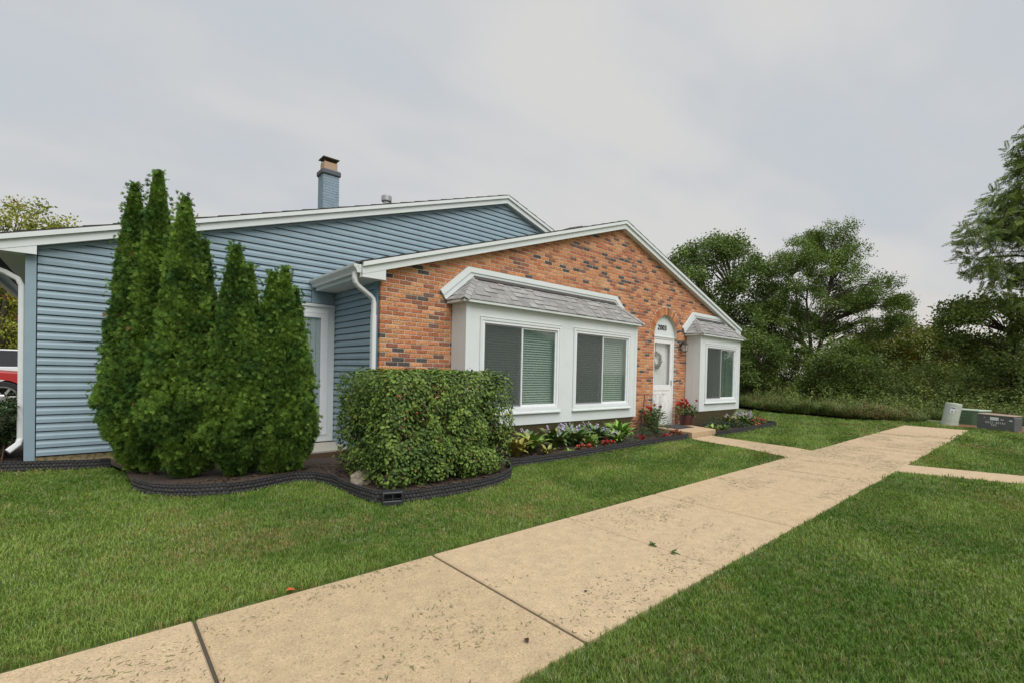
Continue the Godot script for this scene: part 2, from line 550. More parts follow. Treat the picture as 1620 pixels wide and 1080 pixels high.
func build_ground() -> void:
	# one sheet: fine near the house, coarse to the horizon
	var mb := MB.new()
	var xs: Array[float] = [-400.0, -120.0, -40.0, -14.0]
	var zs: Array[float] = [-400.0, -120.0, -40.0, -12.0]
	var x := -8.0
	while x < 22.0:
		xs.append(x); x += 0.5
	xs.append_array([26.0, 40.0, 120.0, 400.0] as Array[float])
	var z := -6.0
	while z < 14.0:
		zs.append(z); z += 0.5
	zs.append_array([22.0, 50.0, 140.0, 400.0] as Array[float])
	for i in xs.size() - 1:
		for j in zs.size() - 1:
			var p := func(a: float, b: float) -> Vector3: return Vector3(a, gh(a, b) - 0.016, b)
			mb.quad(p.call(xs[i], zs[j + 1]), p.call(xs[i + 1], zs[j + 1]), p.call(xs[i + 1], zs[j]), p.call(xs[i], zs[j]))
	structure(mb, "lawn", M.lawn)
	# concrete walk laid in slabs with open joints
	var w := MB.new()
	w.slab(Vector3(-9.0, -0.14, WALK_L + 0.02), Vector3(14.3, -0.011, WALK_R - 0.02))
	var walk := structure(w, "sidewalk", M.concrete_side)
	var joints: Array[float] = [-8.16]
	var jx := -8.16
	while jx < 13.5:
		jx += 1.36
		joints.append(jx)
	joints[-1] = 14.35
	for i in joints.size() - 1:
		var s := MB.new()
		var a := joints[i] + 0.008
		var b := joints[i + 1] - 0.008
		var tilt := rnd(-0.002, 0.002)
		var tone := rnd(0.93, 1.05)
		s.col = Color(tone, tone * rnd(0.985, 1.01), tone * rnd(0.96, 1.02))
		s.box(Vector3((a + b) / 2, -0.0195 + tilt, (WALK_L + WALK_R) / 2 + rnd(-0.004, 0.004)), Vector3(b - a, 0.045, WALK_R - WALK_L), Basis(Vector3.BACK, rnd(-0.0012, 0.0012)), 0.007)
		put(s, "slab", M.concrete, walk)
	for k in 2:
		var poly := path_door if k == 0 else path_cross
		var pm := MB.new()
		var ix := Geometry2D.triangulate_polygon(poly)
		for i in range(0, ix.size(), 3):
			var q: Array[Vector3] = []
			for t in 3:
				var e := poly[ix[i + t]]
				q.append(Vector3(e.x, gh(e.x, e.y) + 0.002, e.y))
			if (q[1] - q[0]).cross(q[2] - q[0]).y < 0:
				pm.tri(q[0], q[2], q[1])
			else:
				pm.tri(q[0], q[1], q[2])
		for i in poly.size():
			var e := poly[i]
			var g := poly[(i + 1) % poly.size()]
			var t0 := Vector3(e.x, gh(e.x, e.y) + 0.002, e.y)
			var t1 := Vector3(g.x, gh(g.x, g.y) + 0.002, g.y)
			pm.quad(t0, t1, t1 - Vector3(0, 0.06, 0), t0 - Vector3(0, 0.06, 0))
		structure(pm, "path", M.concrete)
	# driveway where the cars stand
	var dv := MB.new()
	dv.quad(Vector3(-30, -0.008, -8.1), Vector3(-4.2, -0.008, -8.1), Vector3(-4.2, -0.008, -24), Vector3(-30, -0.008, -24))
	structure(dv, "driveway", M.asphalt)

# ---------- house ----------
func gable_y(x: float) -> float:
	return YA - SL * absf(x - XA)

func main_y(x: float) -> float:
	return YM - SL * absf(x - XM)

func brick_tone() -> Color:
	var r := rng.randf()
	var c: Color
	if r < 0.44:
		c = Color(0.52, 0.225, 0.098)
	elif r < 0.62:
		c = Color(0.43, 0.155, 0.068)
	elif r < 0.78:
		c = Color(0.56, 0.285, 0.135)
	elif r < 0.89:
		c = Color(0.30, 0.12, 0.068)
	elif r < 0.94:
		c = Color(0.18, 0.10, 0.07)
	else:
		c = Color(0.085, 0.072, 0.068)
	var k := rnd(0.92, 1.22)
	return Color(c.r * k, c.g * k * rnd(0.94, 1.06), c.b * k)

# a brick with chamfered face, centred on its front face, face towards +z, open at the back
func brick_shape(mb: MB, xf: Transform3D, l: float, h: float, d: float) -> void:
	var b := 0.004
	var a: Array[Vector3] = []
	var f: Array[Vector3] = []
	var k: Array[Vector3] = []
	for q in [[-1, -1], [1, -1], [1, 1], [-1, 1]]:
		f.append(xf * Vector3(q[0] * (l / 2 - b), q[1] * (h / 2 - b), 0))
		a.append(xf * Vector3(q[0] * l / 2, q[1] * h / 2, -b))
		k.append(xf * Vector3(q[0] * l / 2, q[1] * h / 2, -d))
	mb.quad(f[0], f[1], f[2], f[3])
	for i in 4:
		var j := (i + 1) % 4
		mb.quad(a[i], a[j], f[j], f[i])
		mb.quad(k[i], k[j], a[j], a[i])

func build_house() -> void:
	var house := thing("townhouse", "single-storey townhouse with an orange brick front and blue-sided gable behind", "house", Vector3(5.0, 0, -3.0))
	brick_front(house)
	siding_walls(house)
	roofs(house)
	bay(house, 1.2385, 5.872, [[1.5143, 3.4142], [3.7665, 5.6385]], true)
	bay(house, 8.7273, 11.111, [[9.02, 10.90]], false)
	entry_door(house)
	patio_door(house)
	chimney(house)
	downspouts(house)

const AX := 7.735
const AY := 2.24
const AR := 0.535

func brick_front(house: Node) -> void:
	# mortar body behind the bricks, with the arched doorway cut out
	var poly := PackedVector2Array([Vector2(0.006, -0.3), Vector2(AX - AR, -0.3), Vector2(AX - AR, AY)])
	for i in range(1, 24):
		var t := PI - PI * i / 24.0
		poly.append(Vector2(AX + AR * cos(t), AY + AR * sin(t)))
	poly.append_array(PackedVector2Array([Vector2(AX + AR, AY), Vector2(AX + AR, -0.3), Vector2(WD - 0.006, -0.3), Vector2(WD - 0.006, gable_y(WD) + 0.1), Vector2(XA, YA + 0.1), Vector2(0.006, gable_y(0) + 0.1)]))
	var mb := MB.new()
	mb.extr(poly, -0.098, -0.007)
	var wall := put(mb, "brick_wall", M.mortar, house)
	# running bond, clipped by the corners, the gable, the doorway and its arch
	var all: Array = []
	var ch := 0.0677
	var cl := 0.2032
	var ro := AR + 0.215
	for i in 70:
		var y0 := -0.25 + i * ch
		var yc := y0 + ch / 2
		if yc > YA + 0.08:
			break
		var j := -1
		while true:
			var a := j * cl + (0.1016 if i % 2 == 1 else 0.0)
			j += 1
			if a > WD:
				break
			var x0: float = max(a, 0.0)
			var x1: float = min(a + cl - 0.0105, WD)
			var half := (YA + 0.1 - yc) / SL
			x0 = max(x0, XA - half)
			x1 = min(x1, XA + half)
			var spans: Array = [[x0, x1]]
			var cut := -1.0
			if yc < AY:
				cut = AR
			elif yc < AY + ro:
				cut = sqrt(ro * ro - (yc - AY) * (yc - AY)) + 0.006
			if cut > 0:
				spans = [[x0, min(x1, AX - cut)], [max(x0, AX + cut), x1]]
			for s in spans:
				var l: float = s[1] - s[0]
				if l < 0.03:
					continue
				var m: float = (s[0] + s[1]) / 2
				if yc > 0.15 and yc < 2.6 and ((m > 1.4 and m < 5.7) or (m > 8.9 and m < 10.95)):
					continue
				var p := Vector3(m, yc, rnd(-0.002, 0.0025))
				var seen := not (m < 1.22 and yc < 1.0) and yc > 0.0 and yc < gable_y(m) - 0.02
				if ((m > 1.5 and m < 5.6) or (m > 9.0 and m < 10.7)) and yc < 2.95:
					seen = false
				all.append([p, l, ch - 0.0115, Basis(Vector3.BACK, rnd(-0.006, 0.006)), brick_tone(), seen])
	# the arch: a ring of bricks on end
	var nb := 29
	for i in nb:
		var t := PI * (i + 0.5) / nb
		var r := AR + 0.105
		var p := Vector3(AX + r * cos(t), AY + r * sin(t), 0.004)
		all.append([p, PI * (AR + 0.06) / nb - 0.004, 0.2, Basis(Vector3.BACK, t - PI / 2), brick_tone(), true])
	var order: Array = []
	for i in all.size():
		if all[i][5]:
			var dv: Vector3 = all[i][0] - CAM
			order.append([-all[i][1] * dv.z / pow(dv.length(), 3.0), i])
	order.sort_custom(func(a, b): return absf(a[0]) > absf(b[0]))
	var own := {}
	for k in min(300, order.size()):
		own[order[k][1]] = true
	var rest := MB.new()
	for i in all.size():
		var q: Array = all[i]
		var xf := Transform3D(q[3], q[0])
		if own.has(i):
			var b := MB.new()
			b.col = q[4]
			brick_shape(b, xf, q[1], q[2], 0.088)
			put(b, "brick", M.brick, wall)
		else:
			rest.col = q[4]
			brick_shape(rest, xf, q[1], q[2], 0.088)
	var o := put(rest, "brickwork", M.brick, wall)
	o.set_meta("kind", "stuff")

# one course of lap siding between two edges given as x at height y; local frame: x along, y up, z out
func plank(house: Node, xf: Transform3D, y0: float, xl: Callable, xr: Callable, cl: Color) -> void:
	var h := 0.1016
	var pr := [[0.0, 0.0], [0.0, 0.0225], [0.003, 0.0245], [0.046, 0.0235], [0.056, 0.0165], [0.070, 0.010], [0.0925, 0.005], [0.0927, -0.001]]
	var mb := MB.new()
	mb.col = cl
	var a: Array[Vector3] = []
	var b: Array[Vector3] = []
	for q in pr:
		var y: float = y0 + q[0]
		var l: float = xl.call(y)
		var r: float = xr.call(y)
		if r - l < 0.02:
			var m := (l + r) / 2
			l = m - 0.001
			r = m + 0.001
		a.append(xf * Vector3(l, y, q[1]))
		b.append(xf * Vector3(r, y, q[1]))
	for i in a.size() - 1:
		mb.quad(a[i], b[i], b[i + 1], a[i + 1])
	for i in range(1, a.size() - 1):
		mb.tri(a[0], a[i], a[i + 1])
		mb.tri(b[0], b[i + 1], b[i])
	put(mb, "siding_board", M.siding, house)

func siding_tone() -> Color:
	var k := rnd(0.965, 1.03)
	return Color(0.245 * k, 0.337 * k, 0.395 * k)

func siding_walls(house: Node) -> void:
	# sheathing, coloured black to paint the shadow lines between the boards
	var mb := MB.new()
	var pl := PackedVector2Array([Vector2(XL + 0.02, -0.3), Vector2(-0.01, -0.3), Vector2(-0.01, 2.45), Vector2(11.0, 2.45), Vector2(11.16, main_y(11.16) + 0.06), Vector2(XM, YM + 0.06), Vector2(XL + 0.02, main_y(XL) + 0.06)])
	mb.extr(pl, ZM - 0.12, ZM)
	var wall := put(mb, "gable_wall", M.lap_shade, house)
	var xf := Transform3D(Basis.IDENTITY, Vector3(0, 0, ZM))
	var k := 0
	while true:
		var y0 := 0.10 + 0.1016 * k
		k += 1
		if y0 > YM - 0.03:
			break
		var left := func(y: float) -> float: return max(XL + 0.085, XM - (YM - 0.035 - y) / SL)
		var right := func(y: float) -> float:
			if y0 < 2.31:
				return -1.79
			if y0 < 2.5:
				return -0.42
			return min(XA - (YA - y) / SL + 0.35, XM + (YM - 0.035 - y) / SL)
		plank(wall, xf, y0, left, right, siding_tone())
	# starter strip and foundation
	mb = MB.new()
	mb.slab(Vector3(XL + 0.03, -0.3, ZM), Vector3(-0.01, 0.085, ZM + 0.004))
	put(mb, "foundation", M.skirt, wall)
	# plain panel over the patio door under the eave
	mb = MB.new()
	mb.slab(Vector3(-0.41, 2.33, ZM), Vector3(-0.002, 2.60, ZM + 0.012))
	put(mb, "trim_panel", M.blue_trim, wall)
	# corner posts
	mb = MB.new()
	mb.slab(Vector3(XL - 0.02, 0.03, ZM - 0.10), Vector3(XL + 0.075, 2.53, ZM + 0.026))
	put(mb, "corner_post", M.blue_trim, wall)
	# channel under the rakes
	for s in [-1, 1]:
		mb = MB.new()
		var xe := XL + 0.08 if s < 0 else 9.0
		var p0 := Vector3(xe, main_y(xe) - 0.002, ZM + 0.002)
		var p1 := Vector3(XM, YM - 0.002, ZM + 0.002)
		mb.hexa([p0, p1, p1 - Vector3(0, 0.034, 0), p0 - Vector3(0, 0.034, 0), p0 + Vector3(0, 0, 0.022), p1 + Vector3(0, 0, 0.022), p1 + Vector3(0, -0.034, 0.022), p0 + Vector3(0, -0.034, 0.022)])
		put(mb, "siding_channel", M.blue_trim, wall)
	# left side wall of the blue wing, seen edge on
	mb = MB.new()
	mb.slab(Vector3(XL, -0.3, -7.5), Vector3(XL + 0.12, 2.55, ZM - 0.121))
	var side := put(mb, "side_wall", M.blue_trim, house)
	var xs := Transform3D(Basis(Vector3(0, 0, 1), Vector3.UP, Vector3(-1, 0, 0)), Vector3(XL, 0, 0))
	for i in 24:
		plank(side, xs, 0.10 + 0.1016 * i, func(_y): return -7.5, func(_y): return ZM - 0.11, siding_tone())
	# porch side of the brick wing
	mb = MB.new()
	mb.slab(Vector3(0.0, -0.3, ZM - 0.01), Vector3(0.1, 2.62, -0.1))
	var porch := put(mb, "porch_wall", M.lap_shade, house)  # black backing deepens the lap shadows by its colour
	var xp := Transform3D(Basis(Vector3(0, 0, 1), Vector3.UP, Vector3(-1, 0, 0)), Vector3.ZERO)
	for i in 26:
		var y0 := 2.1275 - 0.1016 * (i - 3)
		if y0 > -0.1:
			plank(porch, xp, y0, func(_y): return ZM + 0.012, func(_y): return -0.165, siding_tone())
	mb = MB.new()
	mb.slab(Vector3(-0.024, -0.25, -0.166), Vector3(0.0, 2.53, -0.101))
	mb.slab(Vector3(-0.024, -0.25, -0.0999), Vector3(-0.002, 2.53, -0.062))
	put(mb, "corner_post", mat(lin(0.10, 0.24, 0.33), 0.5), porch)
	mb = MB.new()
	mb.slab(Vector3(-0.02, -0.25, ZM + 0.001), Vector3(-0.001, 2.53, ZM + 0.0115))
	put(mb, "corner_post", M.blue_trim, porch)
	# rest of the shell (sides and back, out of view)
	mb = MB.new()
	mb.slab(Vector3(11.04, -0.3, -7.5), Vector3(11.16, 2.55, -0.1))
	mb.slab(Vector3(XL + 0.121, -0.3, -7.62), Vector3(11.03, 2.55, -7.501))
	put(mb, "rear_wall", M.blue_trim, house)

func rake(house: Node, xe: float, ye: float, xa: float, ya: float, zf: float, zb: float, s: float) -> void:
	# boards along one slope from the eave end to the apex; heights are those of the lower edge
	var a := Vector3(xe, ye, zf)
	var b := Vector3(xa, ya, zf)
	var lay := func(y0: float, y1: float, z0: float, z1: float, nm: String, m: Material) -> void:
		var mb := MB.new()
		var q: Array = []
		for z in [z0, z1]:
			q.append(a + Vector3(0, y0, z)); q.append(b + Vector3(0, y0, z)); q.append(b + Vector3(0, y1, z)); q.append(a + Vector3(0, y1, z))
		mb.hexa(q)
		put(mb, nm, m, house)
	lay.call(0.0, 0.103, -0.03, 0.0, "rake_board", M.white)
	lay.call(0.1035, 0.162, -0.03, 0.032, "rake_trim", M.white)
	lay.call(0.004, 0.02, zb - zf, -0.031, "rake_soffit", M.white_dull)

func roofs(house: Node) -> void:
	# brick wing and blue wing: rakes, decks with shingle courses, returns, soffits, gutters
	var zf := 0.12
	rake(house, -0.33, YA - SL * (XA + 0.33), XA, YA, zf, 0.0, 1)
	rake(house, WD + 0.33, YA - SL * (XA + 0.33), XA, YA, zf, 0.0, 1)
	var zm := ZM + zf
	rake(house, XL - 0.45, YM - SL * (XM - XL + 0.45), XM, YM, zm, ZM, 1)
	rake(house, 11.6, YM - SL * (11.6 - XM), XM, YM, zm, ZM, 1)
	for w in [[XA, YA, -0.36, zf + 0.03, -3.0], [XA, YA, WD + 0.36, zf + 0.03, -3.0], [XM, YM, XL - 0.5, zm + 0.03, -7.6], [XM, YM, 11.65, zm + 0.03, -7.6]]:
		var xa: float = w[0]
		var ya: float = w[1] + 0.1625
		var xe: float = w[2]
		var z1: float = w[3]
		var z0: float = w[4]
		var sg: float = sign(xe - xa)
		var run := absf(xe - xa)
		var mb := MB.new()
		var p := func(r: float, dy: float, z: float) -> Vector3: return Vector3(xa + sg * r, ya - SL * r + dy, z)
		mb.hexa([p.call(0.0, 0.0, z0), p.call(run, 0.0, z0), p.call(run, 0.012, z0), p.call(0.0, 0.012, z0), p.call(0.0, 0.0, z1), p.call(run, 0.0, z1), p.call(run, 0.012, z1), p.call(0.0, 0.012, z1)])
		# shingle courses show as small steps along the rake
		var r := 0.0
		while r < run - 0.01:
			var r1: float = min(r + 0.29, run + 0.012)
			mb.hexa([p.call(r, 0.0122, z0), p.call(r1, 0.0122, z0), p.call(r1, 0.026, z0), p.call(r, 0.0145, z0), p.call(r, 0.0122, z1), p.call(r1, 0.0122, z1), p.call(r1, 0.026, z1 + 0.004), p.call(r, 0.0145, z1 + 0.004)])
			r += 0.29
		put(mb, "roof", M.roof, house)
	# eave return of the brick wing
	var ret := func(xt: float, xw: float, ys: float, yt: float, yw: float, z: float, zb: float) -> void:
		var mb := MB.new()
		mb.extr(PackedVector2Array([Vector2(xt, ys), Vector2(xw, ys), Vector2(xw, yw), Vector2(xt, yt)]), z - 0.028, z - 0.004)
		put(mb, "eave_return", M.white, house)
	ret.call(-0.33, 0.022, 2.528, gable_y(-0.33) + 0.02, gable_y(0.022) + 0.02, zf, 0.0)
	ret.call(WD + 0.33, WD - 0.022, 2.528, gable_y(WD + 0.33) + 0.02, gable_y(WD) + 0.02, zf, 0.0)
	ret.call(-3.98, XL + 0.082, 2.528, 2.529, main_y(XL + 0.082) + 0.02, zm, ZM)
	var mb := MB.new()
	mb.slab(Vector3(-0.33, 2.531, ZM + 0.03), Vector3(0.0, 2.546, zf - 0.03))
	mb.slab(Vector3(-0.001, 2.531, 0.004), Vector3(0.02, 2.546, zf - 0.03))
	put(mb, "soffit", M.white_dull, house)
	mb = MB.new()
	mb.slab(Vector3(-4.0, 2.531, -7.5), Vector3(XL - 0.021, 2.546, zm - 0.03))
	put(mb, "soffit", M.white_dull, house)
	mb = MB.new()
	mb.slab(Vector3(-0.352, 2.524, ZM + 0.03), Vector3(-0.3305, 2.70, zf - 0.03))
	mb.slab(Vector3(XL - 0.472, 2.42, -7.5), Vector3(XL - 0.4505, 2.60, zm - 0.03))
	put(mb, "fascia", M.white, house)
	# gutters, K profile (x outward from fascia, y)
	for w in [[-0.3535, 2.575, zf + 0.01, ZM + 0.04], [XL - 0.4735, 2.43, zm + 0.01, -7.5]]:
		var g := MB.new()
		var prof := [[0, 0.0], [0.055, 0.0], [0.062, 0.03], [0.085, 0.062], [0.105, 0.085], [0.108, 0.115], [0.098, 0.115]]
		var th := 0.004
		for i in prof.size() - 1:
			var a: Array = prof[i]
			var b: Array = prof[i + 1]
			var A := Vector3(w[0] - a[0], w[1] + a[1], w[2])
			var B := Vector3(w[0] - b[0], w[1] + b[1], w[2])
			var dz := Vector3(0, 0, w[3] - w[2])
			g.quad(A, B, B + dz, A + dz)
			g.quad(A + Vector3(th, th, 0), A + dz + Vector3(th, th, 0), B + dz + Vector3(th, th, 0), B + Vector3(th, th, 0))
		for zz in [w[2], w[3]]:
			var pp := PackedVector2Array()
			for q in prof:
				pp.append(Vector2(w[0] - q[0], w[1] + q[1]))
			pp.append(Vector2(w[0], w[1] + 0.115))
			g.extr(pp, zz - 0.003, zz)
		put(g, "gutter", M.gutter, house)
	# low vent on the brick wing's roof
	mb = MB.new()
	var vb := Basis(Vector3.BACK, atan(SL))
	mb.box(Vector3(5.06, 4.53, -0.85), Vector3(0.46, 0.10, 0.3), vb, 0.02)
	put(mb, "roof_vent", M.rust, house)
	# metal flue on the blue wing's roof
	mb = MB.new()
	mb.lathe([Vector2(0.001, 4.15), Vector2(0.075, 4.15), Vector2(0.075, 4.84), Vector2(0.001, 4.84)], 14, Transform3D(Basis.IDENTITY, Vector3(1.53, 0, -3.0)))
	var vp := put(mb, "vent_pipe", M.galv, house)
	mb = MB.new()
	mb.lathe([Vector2(0.06, 4.815), Vector2(0.10, 4.815), Vector2(0.108, 4.83), Vector2(0.108, 4.925), Vector2(0.10, 4.935), Vector2(0.001, 4.95)], 16, Transform3D(Basis.IDENTITY, Vector3(1.53, 0, -3.0)))
	put(mb, "vent_cap", M.galv, vp)

func chimney(house: Node) -> void:
	var x0 := 1.245
	var x1 := 1.655
	var z0 := -6.38
	var z1 := -6.0
	var mb := MB.new()
	mb.slab(Vector3(x0 + 0.004, 4.0, z0 + 0.004), Vector3(x1 - 0.004, 6.24, z1 - 0.004))
	var ch := put(mb, "chimney", M.chim_mortar, house)
	var y := 4.75
	var row := 0
	while y < 6.2:
		for k in 3:
			var l := 0.2
			var a := x0 + k * 0.21 - (0.105 if row % 2 == 1 else 0.0)
			var b: float = min(a + l, x1)
			a = max(a, x0)
			if b - a > 0.02:
				var q := MB.new()
				var s := rnd(0.85, 1.12)
				q.col = Color(s, s, s)
				brick_shape(q, Transform3D(Basis.IDENTITY, Vector3((a + b) / 2, y + 0.03, z1 + 0.003)), b - a, 0.058, 0.02)
				put(q, "brick", M.chimney, ch)
		for k in 3:
			var a := z0 + k * 0.21 - (0.105 if row % 2 == 0 else 0.0)
			var b: float = min(a + 0.2, z1 - 0.02)
			a = max(a, z0)
			if b - a > 0.02:
				var q := MB.new()
				var s := rnd(0.95, 1.2)
				q.col = Color(s, s, s)
				brick_shape(q, Transform3D(Basis(Vector3.UP, -PI / 2), Vector3(x0 - 0.003, y + 0.03, (a + b) / 2)), b - a, 0.058, 0.02)
				put(q, "brick", M.chimney, ch)
		y += 0.068
		row += 1
	mb = MB.new()
	mb.box(Vector3((x0 + x1) / 2, 6.31, (z0 + z1) / 2), Vector3(0.49, 0.15, 0.46), Basis.IDENTITY, 0.03)
	put(mb, "chimney_crown", M.crown, ch)
	mb = MB.new()
	mb.box(Vector3((x0 + x1) / 2, 6.48, (z0 + z1) / 2), Vector3(0.34, 0.22, 0.30), Basis.IDENTITY, 0.012)
	put(mb, "flue_liner", M.flue, ch)
	mb = MB.new()
	mb.box(Vector3((x0 + x1) / 2, 6.685, (z0 + z1) / 2), Vector3(0.42, 0.016, 0.38))
	for sx in [-1, 1]:
		for sz in [-1, 1]:
			mb.slab(Vector3((x0 + x1) / 2 + sx * 0.15 - 0.006, 6.57, (z0 + z1) / 2 + sz * 0.13 - 0.006), Vector3((x0 + x1) / 2 + sx * 0.15 + 0.006, 6.68, (z0 + z1) / 2 + sz * 0.13 + 0.006))
	put(mb, "rain_cap", M.rust, ch)

func downspouts(house: Node) -> void:
	var mb := MB.new()
	mb.duct([Vector3(-0.405, 2.59, 0.03), Vector3(-0.405, 2.50, 0.03), Vector3(-0.39, 2.455, 0.025), Vector3(-0.35, 2.415, 0.01), Vector3(-0.135, 2.30, -0.05), Vector3(-0.09, 2.265, -0.06), Vector3(-0.072, 2.20, -0.062), Vector3(-0.072, 2.0, -0.062)], 0.078, 0.058, Vector3(0, 0, 1))
	var d := put(mb, "downspout", M.spout, house)
	mb = MB.new()
	mb.duct([Vector3(-0.072, 2.03, -0.062), Vector3(-0.072, -0.05, -0.062)], 0.086, 0.066, Vector3(0, 0, 1))
	put(mb, "lower_pipe", M.spout, d)
	mb = MB.new()
	var zz := ZM - 0.11
	mb.duct([Vector3(XL - 0.53, 2.46, zz), Vector3(XL - 0.53, 2.44, zz), Vector3(XL - 0.49, 2.415, zz), Vector3(XL - 0.20, 2.31, zz), Vector3(XL - 0.09, 2.24, zz), Vector3(XL - 0.058, 2.16, zz), Vector3(XL - 0.055, 0.55, zz)], 0.07, 0.058, Vector3(0, 0, 1))
	d = put(mb, "downspout", M.spout, house)
	mb = MB.new()
	mb.duct([Vector3(XL - 0.055, 0.58, zz), Vector3(XL - 0.055, 0.32, zz), Vector3(XL - 0.075, 0.25, zz + 0.02), Vector3(XL - 0.16, 0.17, zz + 0.06)], 0.078, 0.064, Vector3(0, 0, 1))
	put(mb, "elbow", M.spout, d)

func shingle_face(bayn: Node, b0: Vector3, b1: Vector3, t0: Vector3, t1: Vector3, courses: int) -> void:
	var nn := (b1 - b0).cross(t0 + t1 - b0 - b1).normalized()
	for k in courses:
		var f0 := float(k) / courses
		var f1: float = min(1.0, float(k + 1) / courses + 0.03)
		var l0 := b0.lerp(t0, f0)
		var r0 := b1.lerp(t1, f0)
		var l1 := b0.lerp(t0, f1)
		var r1 := b1.lerp(t1, f1)
		var w := l0.distance_to(r0)
		var pos := rnd(-0.12, 0.0)
		while pos < w:
			var wd := rnd(0.11, 0.21)
			var a: float = clamp(pos, 0.0, w) / w
			var b: float = clamp(pos + wd - 0.004, 0.0, w) / w
			pos += wd
			if (b - a) * w < 0.015:
				continue
			# pieces stay upright in the slope, cut where the face narrows
			var dir := (r0 - l0).normalized()
			var p := l0.lerp(r0, a)
			var q := l0.lerp(r0, b)
			var up := (t0 + t1 - b0 - b1) * 0.5
			up = (up - dir * up.dot(dir)) * (f1 - f0)
			var pt := p + up
			var qt := q + up
			var lim0: float = (l1 - pt).dot(dir)
			if lim0 > 0:
				pt += dir * min(lim0, (qt - pt).length() - 0.004)
			var lim1: float = (qt - r1).dot(dir)
			if lim1 > 0:
				qt -= dir * min(lim1, max((qt - pt).dot(dir) - 0.004, 0.0))
			if (qt - pt).dot(dir) < 0:
				continue
			var thick: float = 0.017 if rng.randf() < 0.5 else 0.006
			var mb := MB.new()
			var g := rnd(0.22, 0.29) if thick < 0.01 else rnd(0.26, 0.34)
			mb.col = Color(g, g, g * 0.985)
			mb.hexa([p, q, qt, pt, p + nn * thick, q + nn * thick, qt + nn * 0.002, pt + nn * 0.002])
			put(mb, "shingle", M.shingle, bayn)

func hip_caps(bayn: Node, a: Vector3, b: Vector3, n1: Vector3, n2: Vector3, s1: Vector3, s2: Vector3) -> void:
	var nk := 6
	for k in nk:
		var p := a.lerp(b, float(k) / nk)
		var q := a.lerp(b, (k + 1.25) / nk) if k < nk - 1 else b
		var mb := MB.new()
		var g := rnd(0.24, 0.34)
		mb.col = Color(g, g, g * 0.985)
		var up := (n1 + n2).normalized()
		for s in [[s1, n1], [s2, n2]]:
			var w: Vector3 = s[0] * 0.085
			var t: Vector3 = s[1] * 0.012
			var t2: Vector3 = s[1] * 0.007
			mb.hexa([p + up * 0.014, p + w + t, q + w + t2, q + up * 0.008, p + up * 0.023, p + w + t + s[1] * 0.007, q + w + t2 + s[1] * 0.003, q + up * 0.013])
		put(mb, "shingle", M.shingle, bayn)

